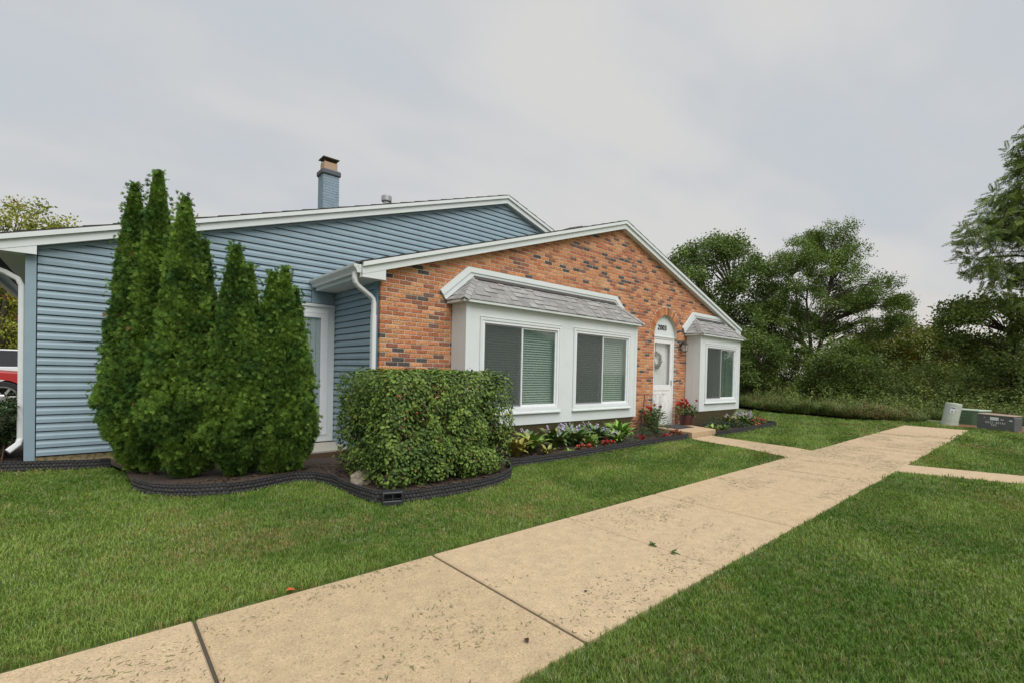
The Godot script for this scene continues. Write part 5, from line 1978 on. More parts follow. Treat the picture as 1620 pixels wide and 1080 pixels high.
# ---------- utility boxes ----------
func build_utilities() -> void:
	var pale := mat(lin(0.42, 0.47, 0.40), 0.55, tex(256, 0.02, 4, 41, grey_stops(0.85, 1.08)), 0.6)
	var green := mat(lin(0.13, 0.235, 0.135), 0.5, tex(256, 0.02, 4, 42, grey_stops(0.85, 1.1)), 0.6)
	var grey := mat(lin(0.085, 0.095, 0.095), 0.6, tex(256, 0.02, 4, 43, grey_stops(0.85, 1.15)), 0.6)
	var worn := mat(lin(0.30, 0.27, 0.24), 0.8, tex(256, 0.03, 4, 44, [[0.3, Color(1, 1, 1)], [0.7, Color(1.0, 0.7, 0.6)]]), 0.5)
	var paper := mat(lin(0.62, 0.64, 0.66), 0.6)
	var ink := mat(lin(0.05, 0.07, 0.16), 0.6)
	var paint := mat(lin(0.72, 0.72, 0.70), 0.7)
	# leaning round pedestal
	var at := Vector3(15.9, -0.01, 4.50)
	var t := thing("utility_pedestal", "pale green round utility pedestal leaning beside the end of the walk", "utility box", at)
	var bs := Basis(Vector3(0.75, 0, -0.66).normalized(), 0.0) * Basis(Vector3(0.75, 0, -0.66).rotated(Vector3.UP, 0.0).normalized(), 0.17)
	var xf := Transform3D(bs, at)
	var mb := MB.new()
	mb.lathe([Vector2(0.001, -0.1), Vector2(0.20, -0.1), Vector2(0.20, 0.12), Vector2(0.001, 0.12)], 24, xf)
	put(mb, "base", pale, t)
	mb = MB.new()
	mb.lathe([Vector2(0.19, 0.125), Vector2(0.192, 0.64), Vector2(0.18, 0.665), Vector2(0.001, 0.675)], 24, xf)
	put(mb, "cover", pale, t)
	var fw := (CAM - at)
	fw.y = 0
	fw = fw.normalized()
	var lb := Basis(Vector3.UP.cross(fw), Vector3.UP, fw)
	mb = MB.new()
	var lc := at + bs * Vector3(0, 0.47, 0) + fw * 0.194
	mb.box(lc, Vector3(0.10, 0.19, 0.004), bs * lb)
	put(mb, "label_plate", paper, t)
	mb = MB.new()
	mb.box(lc + bs * lb * Vector3(0.005, 0.065, 0.004), Vector3(0.085, 0.028, 0.003), bs * lb)
	mb.box(lc + bs * lb * Vector3(0.0, -0.05, 0.004), Vector3(0.014, 0.045, 0.003), bs * lb)
	mb.box(lc + bs * lb * Vector3(0.0, -0.042, 0.0045), Vector3(0.045, 0.014, 0.003), bs * lb)
	put(mb, "printed_mark", ink, t)
	# green cabinet with louvres
	at = Vector3(16.9, 0.0, 4.82)
	t = thing("transformer_cabinet", "green louvred utility cabinet between the pedestal and the dark grey box", "utility box", at)
	var d := Vector3(-0.42, 0, 0.91).normalized()
	var xb := Basis(d, Vector3.UP, d.cross(Vector3.UP))
	mb = MB.new()
	mb.box(at + Vector3(0, 0.20, 0), Vector3(0.80, 0.42, 0.5), xb, 0.01)
	put(mb, "cabinet", green, t)
	mb = MB.new()
	mb.box(at + Vector3(0, 0.435, 0), Vector3(0.86, 0.05, 0.56), xb, 0.015)
	put(mb, "lid", mat(lin(0.36, 0.46, 0.36), 0.6), t)
	for k in 7:
		mb = MB.new()
		var o := at + xb * Vector3(-0.06, 0.06 + k * 0.045, 0.256)
		mb.box(o, Vector3(0.60, 0.012, 0.014), xb * Basis(Vector3.RIGHT, 0.5))
		put(mb, "louvre", green, t)
	# dark grey box with stencilled numbers
	var a := Vector3(15.12, 0, 5.14)
	var b := Vector3(14.95, -0.03, 5.86)
	d = (b - a).normalized()
	xb = Basis(d, Vector3.UP, d.cross(Vector3.UP))
	var mid := (a + b) / 2
	at = mid - xb.z * 0.28
	t = thing("utility_vault", "low dark grey utility box with white stencilled numbers", "utility box", Vector3(at.x, -0.01, at.z))
	mb = MB.new()
	var prof := PackedVector2Array([Vector2(-0.37, 0.06), Vector2(-0.32, -0.02), Vector2(0.37, -0.06), Vector2(0.37, 0.36), Vector2(0.345, 0.40), Vector2(-0.345, 0.40), Vector2(-0.37, 0.37)])
	mb.extr(prof, -0.27, 0.27, Transform3D(xb, at + Vector3(0, 0.01, 0)))
	put(mb, "box_body", grey, t)
	mb = MB.new()
	mb.box(at + Vector3(0, 0.424, 0), Vector3(0.73, 0.026, 0.56), xb, 0.01)
	put(mb, "lid", worn, t)
	mb = MB.new()
	mb.box(mid + xb * Vector3(-0.02, 0.325, -0.007), Vector3(0.17, 0.085, 0.004), xb)
	put(mb, "label_plate", paper, t)
	mb = MB.new()
	mb.box(mid + xb * Vector3(0.30, 0.31, -0.007), Vector3(0.06, 0.03, 0.004), xb)
	mb.box(mid + xb * Vector3(-0.22, 0.345, -0.007), Vector3(0.018, 0.02, 0.004), xb)
	mb.box(mid + xb * Vector3(0.13, 0.315, -0.007), Vector3(0.06, 0.02, 0.004), xb)
	put(mb, "sticker", paper, t)
	var sf := SystemFont.new()
	sf.font_names = PackedStringArray(["Droid Sans Mono"])
	sf.font_weight = 700
	for s in [["EX23-431A1", 0.222, 0.005], ["182", 0.158, -0.03]]:
		var tm := TextMesh.new()
		tm.text = s[0]
		tm.font = sf
		tm.font_size = 20
		tm.pixel_size = 0.0034
		tm.depth = 0.003
		var o := put_mesh(tm, "stencilled_number", paint, t)
		o.transform = Transform3D(xb, mid + xb * Vector3(s[2], s[1], -0.006) - origin_of(t))
	# bare reddish earth round the boxes
	mb = MB.new()
	var ring := PackedVector2Array([Vector2(15.5, 4.4), Vector2(16.6, 4.3), Vector2(17.6, 4.6), Vector2(17.5, 5.6), Vector2(16.4, 7.0), Vector2(14.9, 6.9), Vector2(14.75, 6.0), Vector2(15.2, 5.05)])
	var ix := Geometry2D.triangulate_polygon(ring)
	for i in range(0, ix.size(), 3):
		var p: Array[Vector3] = []
		for k in 3:
			p.append(Vector3(ring[ix[i + k]].x, 0.004, ring[ix[i + k]].y))
		if (p[1] - p[0]).cross(p[2] - p[0]).y < 0:
			mb.tri(p[0], p[2], p[1])
		else:
			mb.tri(p[0], p[1], p[2])
	structure(mb, "bare_ground", mat(lin(0.17, 0.085, 0.038), 0.95, tex(256, 0.03, 4, 45, grey_stops(0.5, 1.4)), 0.8))
	soil.append(ring)

# ---------- cars ----------
func car(label: String, at: Vector3, turn: float, paint: Material, roof_h: float, group: String) -> void:
	var t := thing("parked_car", label, "car", at, group)
	t.rotation.y = turn
	var xf := Transform3D.IDENTITY
	var wr := 0.39
	var wb := 1.36
	var arch := func(cx: float) -> Array:
		var q: Array = []
		for i in 11:
			var a := PI - PI * i / 10.0
			q.append(Vector2(cx + cos(a) * (wr + 0.055), 0.38 + sin(a) * (wr + 0.055)))
		return q
	# lower body: side outline with wheel arches, rounded towards the sides
	var low: Array = [Vector2(-2.18, 0.32)]
	low.append_array(arch.call(-wb))
	low.append_array(arch.call(wb))
	low.append_array([Vector2(2.16, 0.32), Vector2(2.24, 0.45), Vector2(2.22, 0.72), Vector2(2.10, 0.86), Vector2(1.75, 0.97), Vector2(0.95, 1.04), Vector2(-1.9, 1.06), Vector2(-2.16, 1.0), Vector2(-2.26, 0.80), Vector2(-2.26, 0.45)])
	var poly := PackedVector2Array(low)
	var mb := MB.new()
	mb.extr(poly, -0.80, 0.80, xf)
	# bulged side skins
	for s in [-1.0, 1.0]:
		var ins := PackedVector2Array()
		for p in poly:
			ins.append(Vector2(p.x * 0.985, lerp(p.y, 0.66, 0.07)))
		for i in poly.size():
			var j := (i + 1) % poly.size()
			var q: Array[Vector3] = [Vector3(poly[i].x, poly[i].y, s * 0.80), Vector3(poly[j].x, poly[j].y, s * 0.80), Vector3(ins[j].x, ins[j].y, s * 0.905), Vector3(ins[i].x, ins[i].y, s * 0.905)]
			if s > 0:
				mb.quad(q[0], q[1], q[2], q[3])
			else:
				mb.quad(q[3], q[2], q[1], q[0])
		var ix := Geometry2D.triangulate_polygon(ins)
		for i in range(0, ix.size(), 3):
			var p := [Vector3(ins[ix[i]].x, ins[ix[i]].y, s * 0.905), Vector3(ins[ix[i + 1]].x, ins[ix[i + 1]].y, s * 0.905), Vector3(ins[ix[i + 2]].x, ins[ix[i + 2]].y, s * 0.905)]
			if ((p[1] - p[0]).cross(p[2] - p[0])).z * s < 0:
				mb.tri(p[0], p[2], p[1])
			else:
				mb.tri(p[0], p[1], p[2])
	var put_local := func(b: MB, nm: String, m: Material) -> void:
		var o := MeshInstance3D.new()
		o.mesh = b.mesh()
		o.material_override = m
		o.name = nm
		t.add_child(o, true)
	put_local.call(mb, "body", paint)
	# cabin: glass house and roof
	mb = MB.new()
	var b0 := [Vector3(-2.05, 1.04, -0.80), Vector3(1.02, 1.04, -0.80), Vector3(1.02, 1.04, 0.80), Vector3(-2.05, 1.04, 0.80)]
	var b1 := [Vector3(-1.75, roof_h - 0.04, -0.64), Vector3(0.22, roof_h - 0.04, -0.64), Vector3(0.22, roof_h - 0.04, 0.64), Vector3(-1.75, roof_h - 0.04, 0.64)]
	mb.hexa([b0[0], b0[1], b0[2], b0[3], b1[0], b1[1], b1[2], b1[3]])
	put_local.call(mb, "windows", mat(lin(0.02, 0.024, 0.028), 0.3, null, 1.0, {spec = 0.25}))
	mb = MB.new()
	mb.box(Vector3(-0.77, roof_h - 0.02, 0), Vector3(2.10, 0.06, 1.36), Basis.IDENTITY, 0.025)
	for s in [-1.0, 1.0]:
		for q in [[Vector3(1.02, 1.03, s * 0.81), Vector3(0.22, roof_h - 0.03, s * 0.655)], [Vector3(-0.42, 1.03, s * 0.81), Vector3(-0.46, roof_h - 0.03, s * 0.655)], [Vector3(-2.02, 1.03, s * 0.81), Vector3(-1.72, roof_h - 0.03, s * 0.655)]]:
			mb.tube([q[0], q[1]], [0.04, 0.035], 6)
	put_local.call(mb, "roof", paint)
	for sx in [-1, 1]:
		for s in [-1.0, 1.0]:
			var wx := Transform3D(Basis(Vector3.RIGHT, PI / 2 * s), Vector3(sx * wb, 0.39, s * 0.80))
			mb = MB.new()
			mb.lathe([Vector2(0.27, -0.11), Vector2(wr - 0.03, -0.11), Vector2(wr, -0.07), Vector2(wr, 0.07), Vector2(wr - 0.03, 0.11), Vector2(0.27, 0.11), Vector2(0.26, 0.06)], 28, wx)
			put_local.call(mb, "tyre", mat(lin(0.02, 0.02, 0.021), 0.85))
			mb = MB.new()
			mb.lathe([Vector2(0.27, 0.105), Vector2(0.245, 0.095), Vector2(0.24, -0.05), Vector2(0.001, -0.05)], 28, wx)
			put_local.call(mb, "wheel_well", M.dark)
			mb = MB.new()
			mb.lathe([Vector2(0.272, 0.10), Vector2(0.262, 0.112), Vector2(0.235, 0.104), Vector2(0.235, 0.09)], 28, wx)
			for k in 6:
				var bs := wx.basis * Basis(Vector3.UP, TAU * k / 6.0)
				mb.box(wx.origin + bs * Vector3(0.14, 0.085, 0), Vector3(0.21, 0.025, 0.055), bs, 0.008)
			mb.lathe([Vector2(0.07, 0.06), Vector2(0.068, 0.105), Vector2(0.05, 0.115), Vector2(0.001, 0.118)], 16, wx)
			put_local.call(mb, "rim", mat(lin(0.55, 0.55, 0.56), 0.3, null, 1.0, {metal = 0.8}))
	for s in [-1.0, 1.0]:
		mb = MB.new()
		mb.box(Vector3(2.10, 0.74, s * 0.66), Vector3(0.22, 0.11, 0.30), Basis(Vector3.UP, s * 0.35), 0.03)
		put_local.call(mb, "headlight", mat(lin(0.6, 0.62, 0.64), 0.15))
		mb = MB.new()
		mb.box(Vector3(-2.20, 0.86, s * 0.68), Vector3(0.12, 0.20, 0.22), Basis.IDENTITY, 0.03)
		put_local.call(mb, "tail_light", mat(lin(0.25, 0.01, 0.01), 0.2))
		mb = MB.new()
		mb.box(Vector3(0.72, 1.09, s * 0.93), Vector3(0.12, 0.12, 0.16), Basis.IDENTITY, 0.03)
		put_local.call(mb, "mirror", paint)

func build_cars() -> void:
	var red := mat(lin(0.42, 0.008, 0.010), 0.22, null, 1.0)
	red.clearcoat_enabled = true
	red.clearcoat = 0.8
	var white := mat(lin(0.72, 0.74, 0.76), 0.25, null, 1.0)
	car("red car parked beyond the house's left corner", Vector3(-6.10, -0.005, -10.75), 0.0, red, 1.42, "parked cars")
	car("white car parked behind the red one", Vector3(-6.4, -0.005, -18.9), PI, white, 1.66, "parked cars")

# ---------- woods ----------
func compound_leaf(sd: int) -> ArrayMesh:
	var r := RandomNumberGenerator.new()
	r.seed = sd
	var mb := MB.new()
	var n := 7
	for i in n:
		var u := (i + 0.7) / n
		var p := Vector3(0, u * 0.42, -0.16 * u * u)
		for s in [-1.0, 1.0]:
			var d := Vector3(s * 0.9, 0.55, -0.1 - 0.5 * r.randf()).normalized()
			var l := r.randf_range(0.11, 0.16) * (1.0 - 0.3 * absf(u - 0.45))
			var nn := Vector3(r.randf_range(-0.3, 0.3), 0.1, 1).normalized()
			var sd2 := d.cross(nn).normalized() * 0.028
			mb.quad(p, p + d * l * 0.4 - sd2, p + d * l, p + d * l * 0.4 + sd2)
	var tp := Vector3(0, 0.42, -0.16)
	mb.quad(tp, tp + Vector3(-0.02, 0.04, -0.02), tp + Vector3(0, 0.10, -0.06), tp + Vector3(0.02, 0.04, -0.02))
	return mb.mesh()

func leaf_cluster(sd: int, n: int, spread: float, l: float, w: float) -> ArrayMesh:
	var r := RandomNumberGenerator.new()
	r.seed = sd
	var mb := MB.new()
	for i in n:
		var p := rv(r) * spread
		var d := (p + rv(r) * spread + Vector3(0, -0.2 * spread, 0)).normalized()
		var nn := (Vector3.UP + rv(r) * 0.9).normalized()
		var s := d.cross(nn).normalized() * w / 2
		var f := nn * w * 0.12
		var k := r.randf_range(0.8, 1.2)
		mb.col = Color(k, k, k)
		var ll := l * r.randf_range(0.75, 1.2)
		mb.tri(p, p + d * ll * 0.45 - s + f, p + d * ll)
		mb.tri(p, p + d * ll, p + d * ll * 0.45 + s + f)
	return mb.mesh()

func tree(called: String, label: String, base: Vector3, tr: float, forks: int, blobs: Array, lm: Mesh, per: int, c0: Color, c1: Color, sd: int, group: String, rc := 0.62, odd := 0.0, oddc := Color.BLACK) -> void:
	var r := RandomNumberGenerator.new()
	r.seed = sd
	var t := thing(called, label, "tree", base, group)
	var mb := MB.new()
	var xfs: Array = []
	var cols := PackedColorArray()
	var top := 0.0
	for b in blobs:
		top = max(top, (b[0] as Vector3).y)
	# trunk that forks low into several leaders
	var heads: Array = []
	var lsz := 0.66 if called == "walnut_tree" else 0.85 if called == "young_tree" else 1.0
	var hf := base.y + 0.22 * (top - base.y)
	mb.tube([base, base + Vector3(0.05, (hf - base.y) * 0.5, 0.02), Vector3(base.x, hf, base.z)], [tr * 1.25, tr, tr * 0.9], 9)
	for k in forks:
		var a := TAU * k / forks + r.randf_range(-0.4, 0.4)
		var h := top * r.randf_range(0.75, 0.98)
		var e := Vector3(base.x + cos(a) * r.randf_range(0.5, 1.5), h, base.z + sin(a) * r.randf_range(0.5, 1.5))
		var s := Vector3(base.x, hf, base.z)
		var m1 := s.lerp(e, 0.35) + Vector3(cos(a), 0, sin(a)) * 0.2
		var m2 := s.lerp(e, 0.7) + rv(r) * 0.2
		mb.tube([s, m1, m2, e], [tr * 0.72, tr * 0.5, tr * 0.3, tr * 0.1], 7, false)
		heads.append([s, m1, m2, e])
	for b in blobs:
		var bc: Vector3 = b[0]
		var br: Vector3 = b[1]
		for k in int(b[2]):
			var d := rv(r)
			while d.length() > 1.0 or d.length() < 0.05:
				d = rv(r)
			d = d.normalized() * pow(d.length(), 0.55)
			var c := bc + d * br * 0.92
			if c.y < 0.4:
				c.y = 0.4 + r.randf() * 0.6
			# a limb from the nearest leader
			var best: Vector3 = heads[0][0]
			var bd := 1e9
			for q in heads:
				for j in 3:
					for u in 3:
						var p: Vector3 = (q[j] as Vector3).lerp(q[j + 1], u / 3.0)
						var dd := p.distance_to(c) + maxf(0.0, p.y - c.y + 0.5) * 1.5
						if dd < bd:
							bd = dd
							best = p
			var rad: float = clamp(0.012 * bd + 0.008, 0.012, tr * 0.35)
			mb.tube([best, best.lerp(c, 0.55) + Vector3(0, 0.12 * bd, 0) + rv(r) * 0.1, c], [rad, rad * 0.6, rad * 0.2], 5, false)
			var cr := rc * r.randf_range(0.7, 1.3)
			var tone := r.randf()
			for q in per:
				var g := rv(r)
				while g.length() > 1.0:
					g = rv(r)
				var p := c + g * Vector3(cr, cr * 0.8, cr)
				var outw := (g + d * 0.6)
				outw.y = outw.y * 0.4 - 0.12
				var along := (outw.normalized() + rv(r) * 0.85).normalized()
				var face := (Vector3.UP * 0.5 + rv(r) * 0.9 + d * 0.4).normalized()
				var s := r.randf_range(0.75, 1.25)
				xfs.append(Transform3D(aim(face, along, s * lsz), p))
				var w: float = clamp(0.25 + 0.5 * tone + r.randf_range(-0.3, 0.3), 0, 1)
				var cc := c0.lerp(c1, w)
				if odd > 0.0 and r.randf() < odd:
					cc = oddc * r.randf_range(0.7, 1.2)
				cols.append(cc)
	put(mb, "trunk", M.bark, t)
	scatter("crown", lm, M.leaf, xfs, cols, t)

func build_woods() -> void:
	var wal := compound_leaf(1)
	var clu := leaf_cluster(2, 11, 0.17, 0.12, 0.075)
	var sml := leaf_cluster(3, 12, 0.13, 0.085, 0.05)
	var d0 := Color(0.080, 0.130, 0.034)
	var d1 := Color(0.215, 0.300, 0.065)
	var g := "trees beyond the lawn"
	# x, z of the stand run from behind the house to past the right edge of the picture
	tree("walnut_tree", "broad tree with drooping leaves, trunk forking low, behind the lawn's middle", Vector3(24.0, 0, -1.5), 0.15, 4, [[Vector3(24.3, 6.1, -1.6), Vector3(2.3, 2.7, 3.0), 140], [Vector3(24.4, 8.2, -0.9), Vector3(1.1, 0.9, 1.2), 16], [Vector3(23.8, 3.3, -2.6), Vector3(1.8, 1.8, 2.2), 50], [Vector3(24.4, 4.6, 0.9), Vector3(1.4, 1.6, 1.5), 34]], clu, 37, d0, d1, 501, g, 0.44)
	tree("dark_tree", "dark dense tree rising right behind the brick gable's right slope", Vector3(22.3, 0, -6.0), 0.2, 4, [[Vector3(22.2, 6.5, -6.0), Vector3(2.2, 2.6, 3.1), 95], [Vector3(22.4, 3.2, -5.0), Vector3(2.0, 2.4, 3.0), 75]], clu, 28, Color(0.075, 0.125, 0.036), Color(0.195, 0.275, 0.065), 502, g, 0.46)
	tree("walnut_tree", "tall tree reaching in from the right edge with feathery hanging leaves", Vector3(22.4, 0, 7.4), 0.26, 5, [[Vector3(21.9, 7.6, 6.6), Vector3(1.8, 2.1, 1.9), 90], [Vector3(21.4, 6.2, 5.2), Vector3(1.3, 1.6, 1.3), 40], [Vector3(22.2, 9.6, 7.0), Vector3(1.8, 1.3, 1.8), 50], [Vector3(21.6, 4.6, 6.2), Vector3(1.5, 0.8, 1.4), 14]], wal, 27, d0, Color(0.23, 0.30, 0.07), 503, g, 0.36)
	tree("maple_tree", "small spreading tree with a leaning trunk above the utility boxes", Vector3(23.2, 0, 5.9), 0.11, 3, [[Vector3(22.3, 3.6, 4.7), Vector3(1.3, 1.1, 1.6), 34], [Vector3(22.9, 2.1, 5.8), Vector3(1.6, 1.0, 1.6), 22]], clu, 20, Color(0.085, 0.13, 0.036), Color(0.21, 0.28, 0.06), 504, g, 0.36)
	tree("yellowing_tree", "olive tree with a few rusty leaves in the gap of the treeline", Vector3(30.0, 0, 1.2), 0.14, 3, [[Vector3(30.0, 3.0, 0.7), Vector3(2.2, 1.7, 2.4), 48], [Vector3(30.5, 2.0, 2.8), Vector3(2.0, 1.4, 2.2), 30]], clu, 40, Color(0.09, 0.12, 0.03), Color(0.25, 0.27, 0.05), 505, g, 0.6, 0.06, Color(0.30, 0.12, 0.03))
	tree("young_tree", "young bushy tree just right of the small bay window", Vector3(21.2, 0, -3.6), 0.07, 3, [[Vector3(21.2, 2.2, -3.5), Vector3(1.3, 1.5, 1.6), 34]], clu, 34, Color(0.08, 0.13, 0.035), Color(0.21, 0.29, 0.065), 506, g, 0.45)
	tree("young_tree", "leafy sapling below the broad tree at the lawn's back edge", Vector3(21.6, 0, 0.4), 0.06, 3, [[Vector3(21.6, 1.7, 0.4), Vector3(1.3, 1.2, 1.7), 34]], clu, 34, Color(0.08, 0.125, 0.035), Color(0.20, 0.28, 0.06), 507, g, 0.45)
	tree("background_tree", "far low tree behind the stand, filling the horizon between the crowns", Vector3(36.0, 0, 3.5), 0.16, 3, [[Vector3(36.0, 2.4, 3.0), Vector3(2.5, 1.7, 4.0), 60], [Vector3(38.0, 2.4, -2.0), Vector3(2.5, 2.0, 4.0), 50]], clu, 44, Color(0.08, 0.11, 0.036), Color(0.19, 0.23, 0.06), 508, g, 0.75)
	# left of the house
	tree("yellow_green_tree", "thin yellow-green tree showing above the roof at the left edge", Vector3(-6.4, 0, -24.6), 0.16, 4, [[Vector3(-5.9, 6.6, -24.5), Vector3(2.8, 2.1, 2.2), 46], [Vector3(-7.2, 3.6, -24.6), Vector3(2.4, 2.6, 2.2), 50]], clu, 17, Color(0.19, 0.22, 0.035), Color(0.42, 0.43, 0.06), 509, "trees behind the cars", 0.5, 0.03, Color(0.36, 0.06, 0.03))
	tree("green_tree", "full green tree standing behind the white car", Vector3(-7.6, 0, -28.5), 0.2, 3, [[Vector3(-7.2, 3.2, -28.5), Vector3(3.0, 3.0, 2.2), 60]], clu, 70, Color(0.09, 0.125, 0.036), Color(0.22, 0.27, 0.06), 510, "trees behind the cars", 0.7)
	# thicket under the trees
	var r := RandomNumberGenerator.new()
	r.seed = 61
	var xfs: Array = []
	var cols := PackedColorArray()
	var f := FastNoiseLite.new()
	f.seed = 3
	f.frequency = 0.35
	for k in 15000:
		var s := r.randf_range(-9.0, 12.0)
		var dep := r.randf() 
		var x := 21.0 + 0.10 * (s - 2.0) * (s - 2.0) * 0.25 + dep * 4.5
		var hh := (2.0 + 1.6 * f.get_noise_2d(s * 1.8, 3.0) + 1.0 * f.get_noise_2d(s * 5.0, 9.0)) * (0.45 + 0.55 * dep)
		var y := r.randf_range(0.05, max(0.3, hh))
		xfs.append(Transform3D(aim((Vector3.UP + rv(r) * 0.8).normalized(), rv(r), r.randf_range(0.8, 1.5)), Vector3(x + r.randf_range(-0.3, 0.3), y, s)))
		var w: float = clamp(0.4 + f.get_noise_3d(x * 2.0, y * 3.0, s * 2.0) * 1.2 + r.randf_range(-0.25, 0.25), 0, 1)
		var cc := Color(0.10, 0.15, 0.042).lerp(Color(0.26, 0.32, 0.08), w)
		if r.randf() < 0.025:
			cc = Color(0.16, 0.09, 0.03)
		cols.append(cc)
	for k in 3800:
		var s := r.randf_range(-7.0, 9.0)
		var x := maxf(lawn_end(s) + 1.3, 18.4) + r.randf() * 3.0
		var hh := clampf(0.45 + 1.1 * f.get_noise_2d(x * 3.0 + 11.0, s * 3.0), 0.1, 1.3)
		xfs.append(Transform3D(aim((Vector3.UP + rv(r) * 0.8).normalized(), rv(r), r.randf_range(0.6, 1.1)), Vector3(x, r.randf_range(0.03, hh), s)))
		cols.append(Color(0.08, 0.125, 0.036).lerp(Color(0.25, 0.31, 0.08), r.randf()))
	for k in 3500:
		var x := r.randf_range(-16.0, -2.5)
		xfs.append(Transform3D(aim((Vector3.UP + rv(r) * 0.8).normalized(), rv(r), r.randf_range(0.9, 1.7)), Vector3(x, r.randf_range(0.1, 2.4), -27.0 + r.randf_range(-1, 1))))
		cols.append(Color(0.09, 0.125, 0.036).lerp(Color(0.24, 0.29, 0.075), r.randf()))
	var o := scatter("thicket", sml, M.leaf, xfs, cols)
	o.set_meta("kind", "stuff")
	tag(o, "dark leafy undergrowth below the trees", "undergrowth")
	# rough weeds between the lawn and the trees
	var wm := MB.new()
	for k in 12:
		var a := r.randf_range(0, TAU)
		var b := Vector3(cos(a), 0, sin(a)) * r.randf_range(0, 0.10)
		var h := r.randf_range(0.25, 0.62)
		var e := b + Vector3(cos(a) * 0.14, h, sin(a) * 0.14)
		var sd := Vector3(-sin(a), 0, cos(a)) * 0.008
		var kk := r.randf_range(0.75, 1.25)
		wm.col = Color(kk, kk, kk)
		wm.quad(b - sd, b + sd, b.lerp(e, 0.6) + sd * 0.9, b.lerp(e, 0.6) - sd * 0.9)
		wm.tri(b.lerp(e, 0.6) - sd * 0.9, b.lerp(e, 0.6) + sd * 0.9, e)
		for q in 4:
			var p := b.lerp(e, r.randf_range(0.3, 1.0))
			var dd := (rv(r) + Vector3(0, 0.3, 0)).normalized() * 0.06
			var s2 := dd.cross(Vector3.UP).normalized() * 0.012
			wm.quad(p, p + dd * 0.5 - s2, p + dd, p + dd * 0.5 + s2)
	xfs = []
	cols = PackedColorArray()
	for k in 7500:
		var s := r.randf_range(-6.0, 9.0)
		var x := lawn_end(s) + 0.1 + r.randf() * r.randf() * 4.5
		if x < 13.0 or (s > 3.7 and x < 18.2):
			continue
		var hh := clampf(0.75 + 1.3 * f.get_noise_2d(x * 3.2, s * 3.2 + 50.0), 0.2, 1.6)
		xfs.append(Transform3D(Basis(Vector3.UP, r.randf_range(0, TAU)).scaled(Vector3(1.0, r.randf_range(0.3, 0.85) * hh, 1.0)), Vector3(x, -0.02, s)))
		var w := r.randf()
		var cc := Color(0.085, 0.13, 0.036).lerp(Color(0.20, 0.25, 0.085), w)
		if f.get_noise_2d(x * 1.5 + 40.0, s * 1.5) > 0.18 and r.randf() < 0.35:
			cc = Color(0.30, 0.20, 0.10)
		cols.append(cc)
	o = scatter("weeds", wm.mesh(), M.grass, xfs, cols)
	o.set_meta("kind", "stuff")
	tag(o, "rough weeds and brown seed heads along the lawn's back edge", "weeds")

func lawn_end(z: float) -> float:  # x where the mown lawn stops
	return 16.0 + 0.055 * pow(max(0.0, 4.0 - z), 2.0) + 0.25 * sin(z * 1.7)

# ---------- grass ----------
func tuft_mesh(sd: int, n: int, rad: float, l0: float, l1: float, w: float) -> ArrayMesh:
	var r := RandomNumberGenerator.new()
	r.seed = sd
	var mb := MB.new()
	for k in n:
		var a := r.randf_range(0, TAU)
		var b := Vector3(cos(a), 0, sin(a)) * sqrt(r.randf()) * rad
		var l := r.randf_range(l0, l1)
		var a2 := r.randf_range(0, TAU)
		var lean := Vector3(cos(a2), 0, sin(a2)) * r.randf_range(0.2, 1.1)
		var m := b + (Vector3.UP + lean * 0.45).normalized() * l * 0.55
		var e := m + (Vector3.UP * 0.75 + lean * 1.3).normalized() * l * 0.5
		var s := Vector3(-sin(a2), 0, cos(a2)).rotated(Vector3.UP, r.randf_range(-0.9, 0.9)) * w * 0.5
		var kk := r.randf_range(0.75, 1.25)
		mb.col = Color(kk, kk, kk)
		if r.randf() < 0.10:
			mb.col = Color(2.3, 1.25, 1.5)
		b.y = -0.015
		mb.quad(b - s, b + s, m + s * 0.9, m - s * 0.9)
		mb.tri(m - s * 0.9, m + s * 0.9, e)
	return mb.mesh()

func in_view(p: Vector3, pad: float) -> bool:
	var q := cam_basis.inverse() * (p - CAM)
	if q.z > -0.6:
		return false
	var u := q.x / -q.z
	var w := q.y / -q.z
	return absf(u) < 1.08 + pad and w > -0.64 - pad and w < 1.0

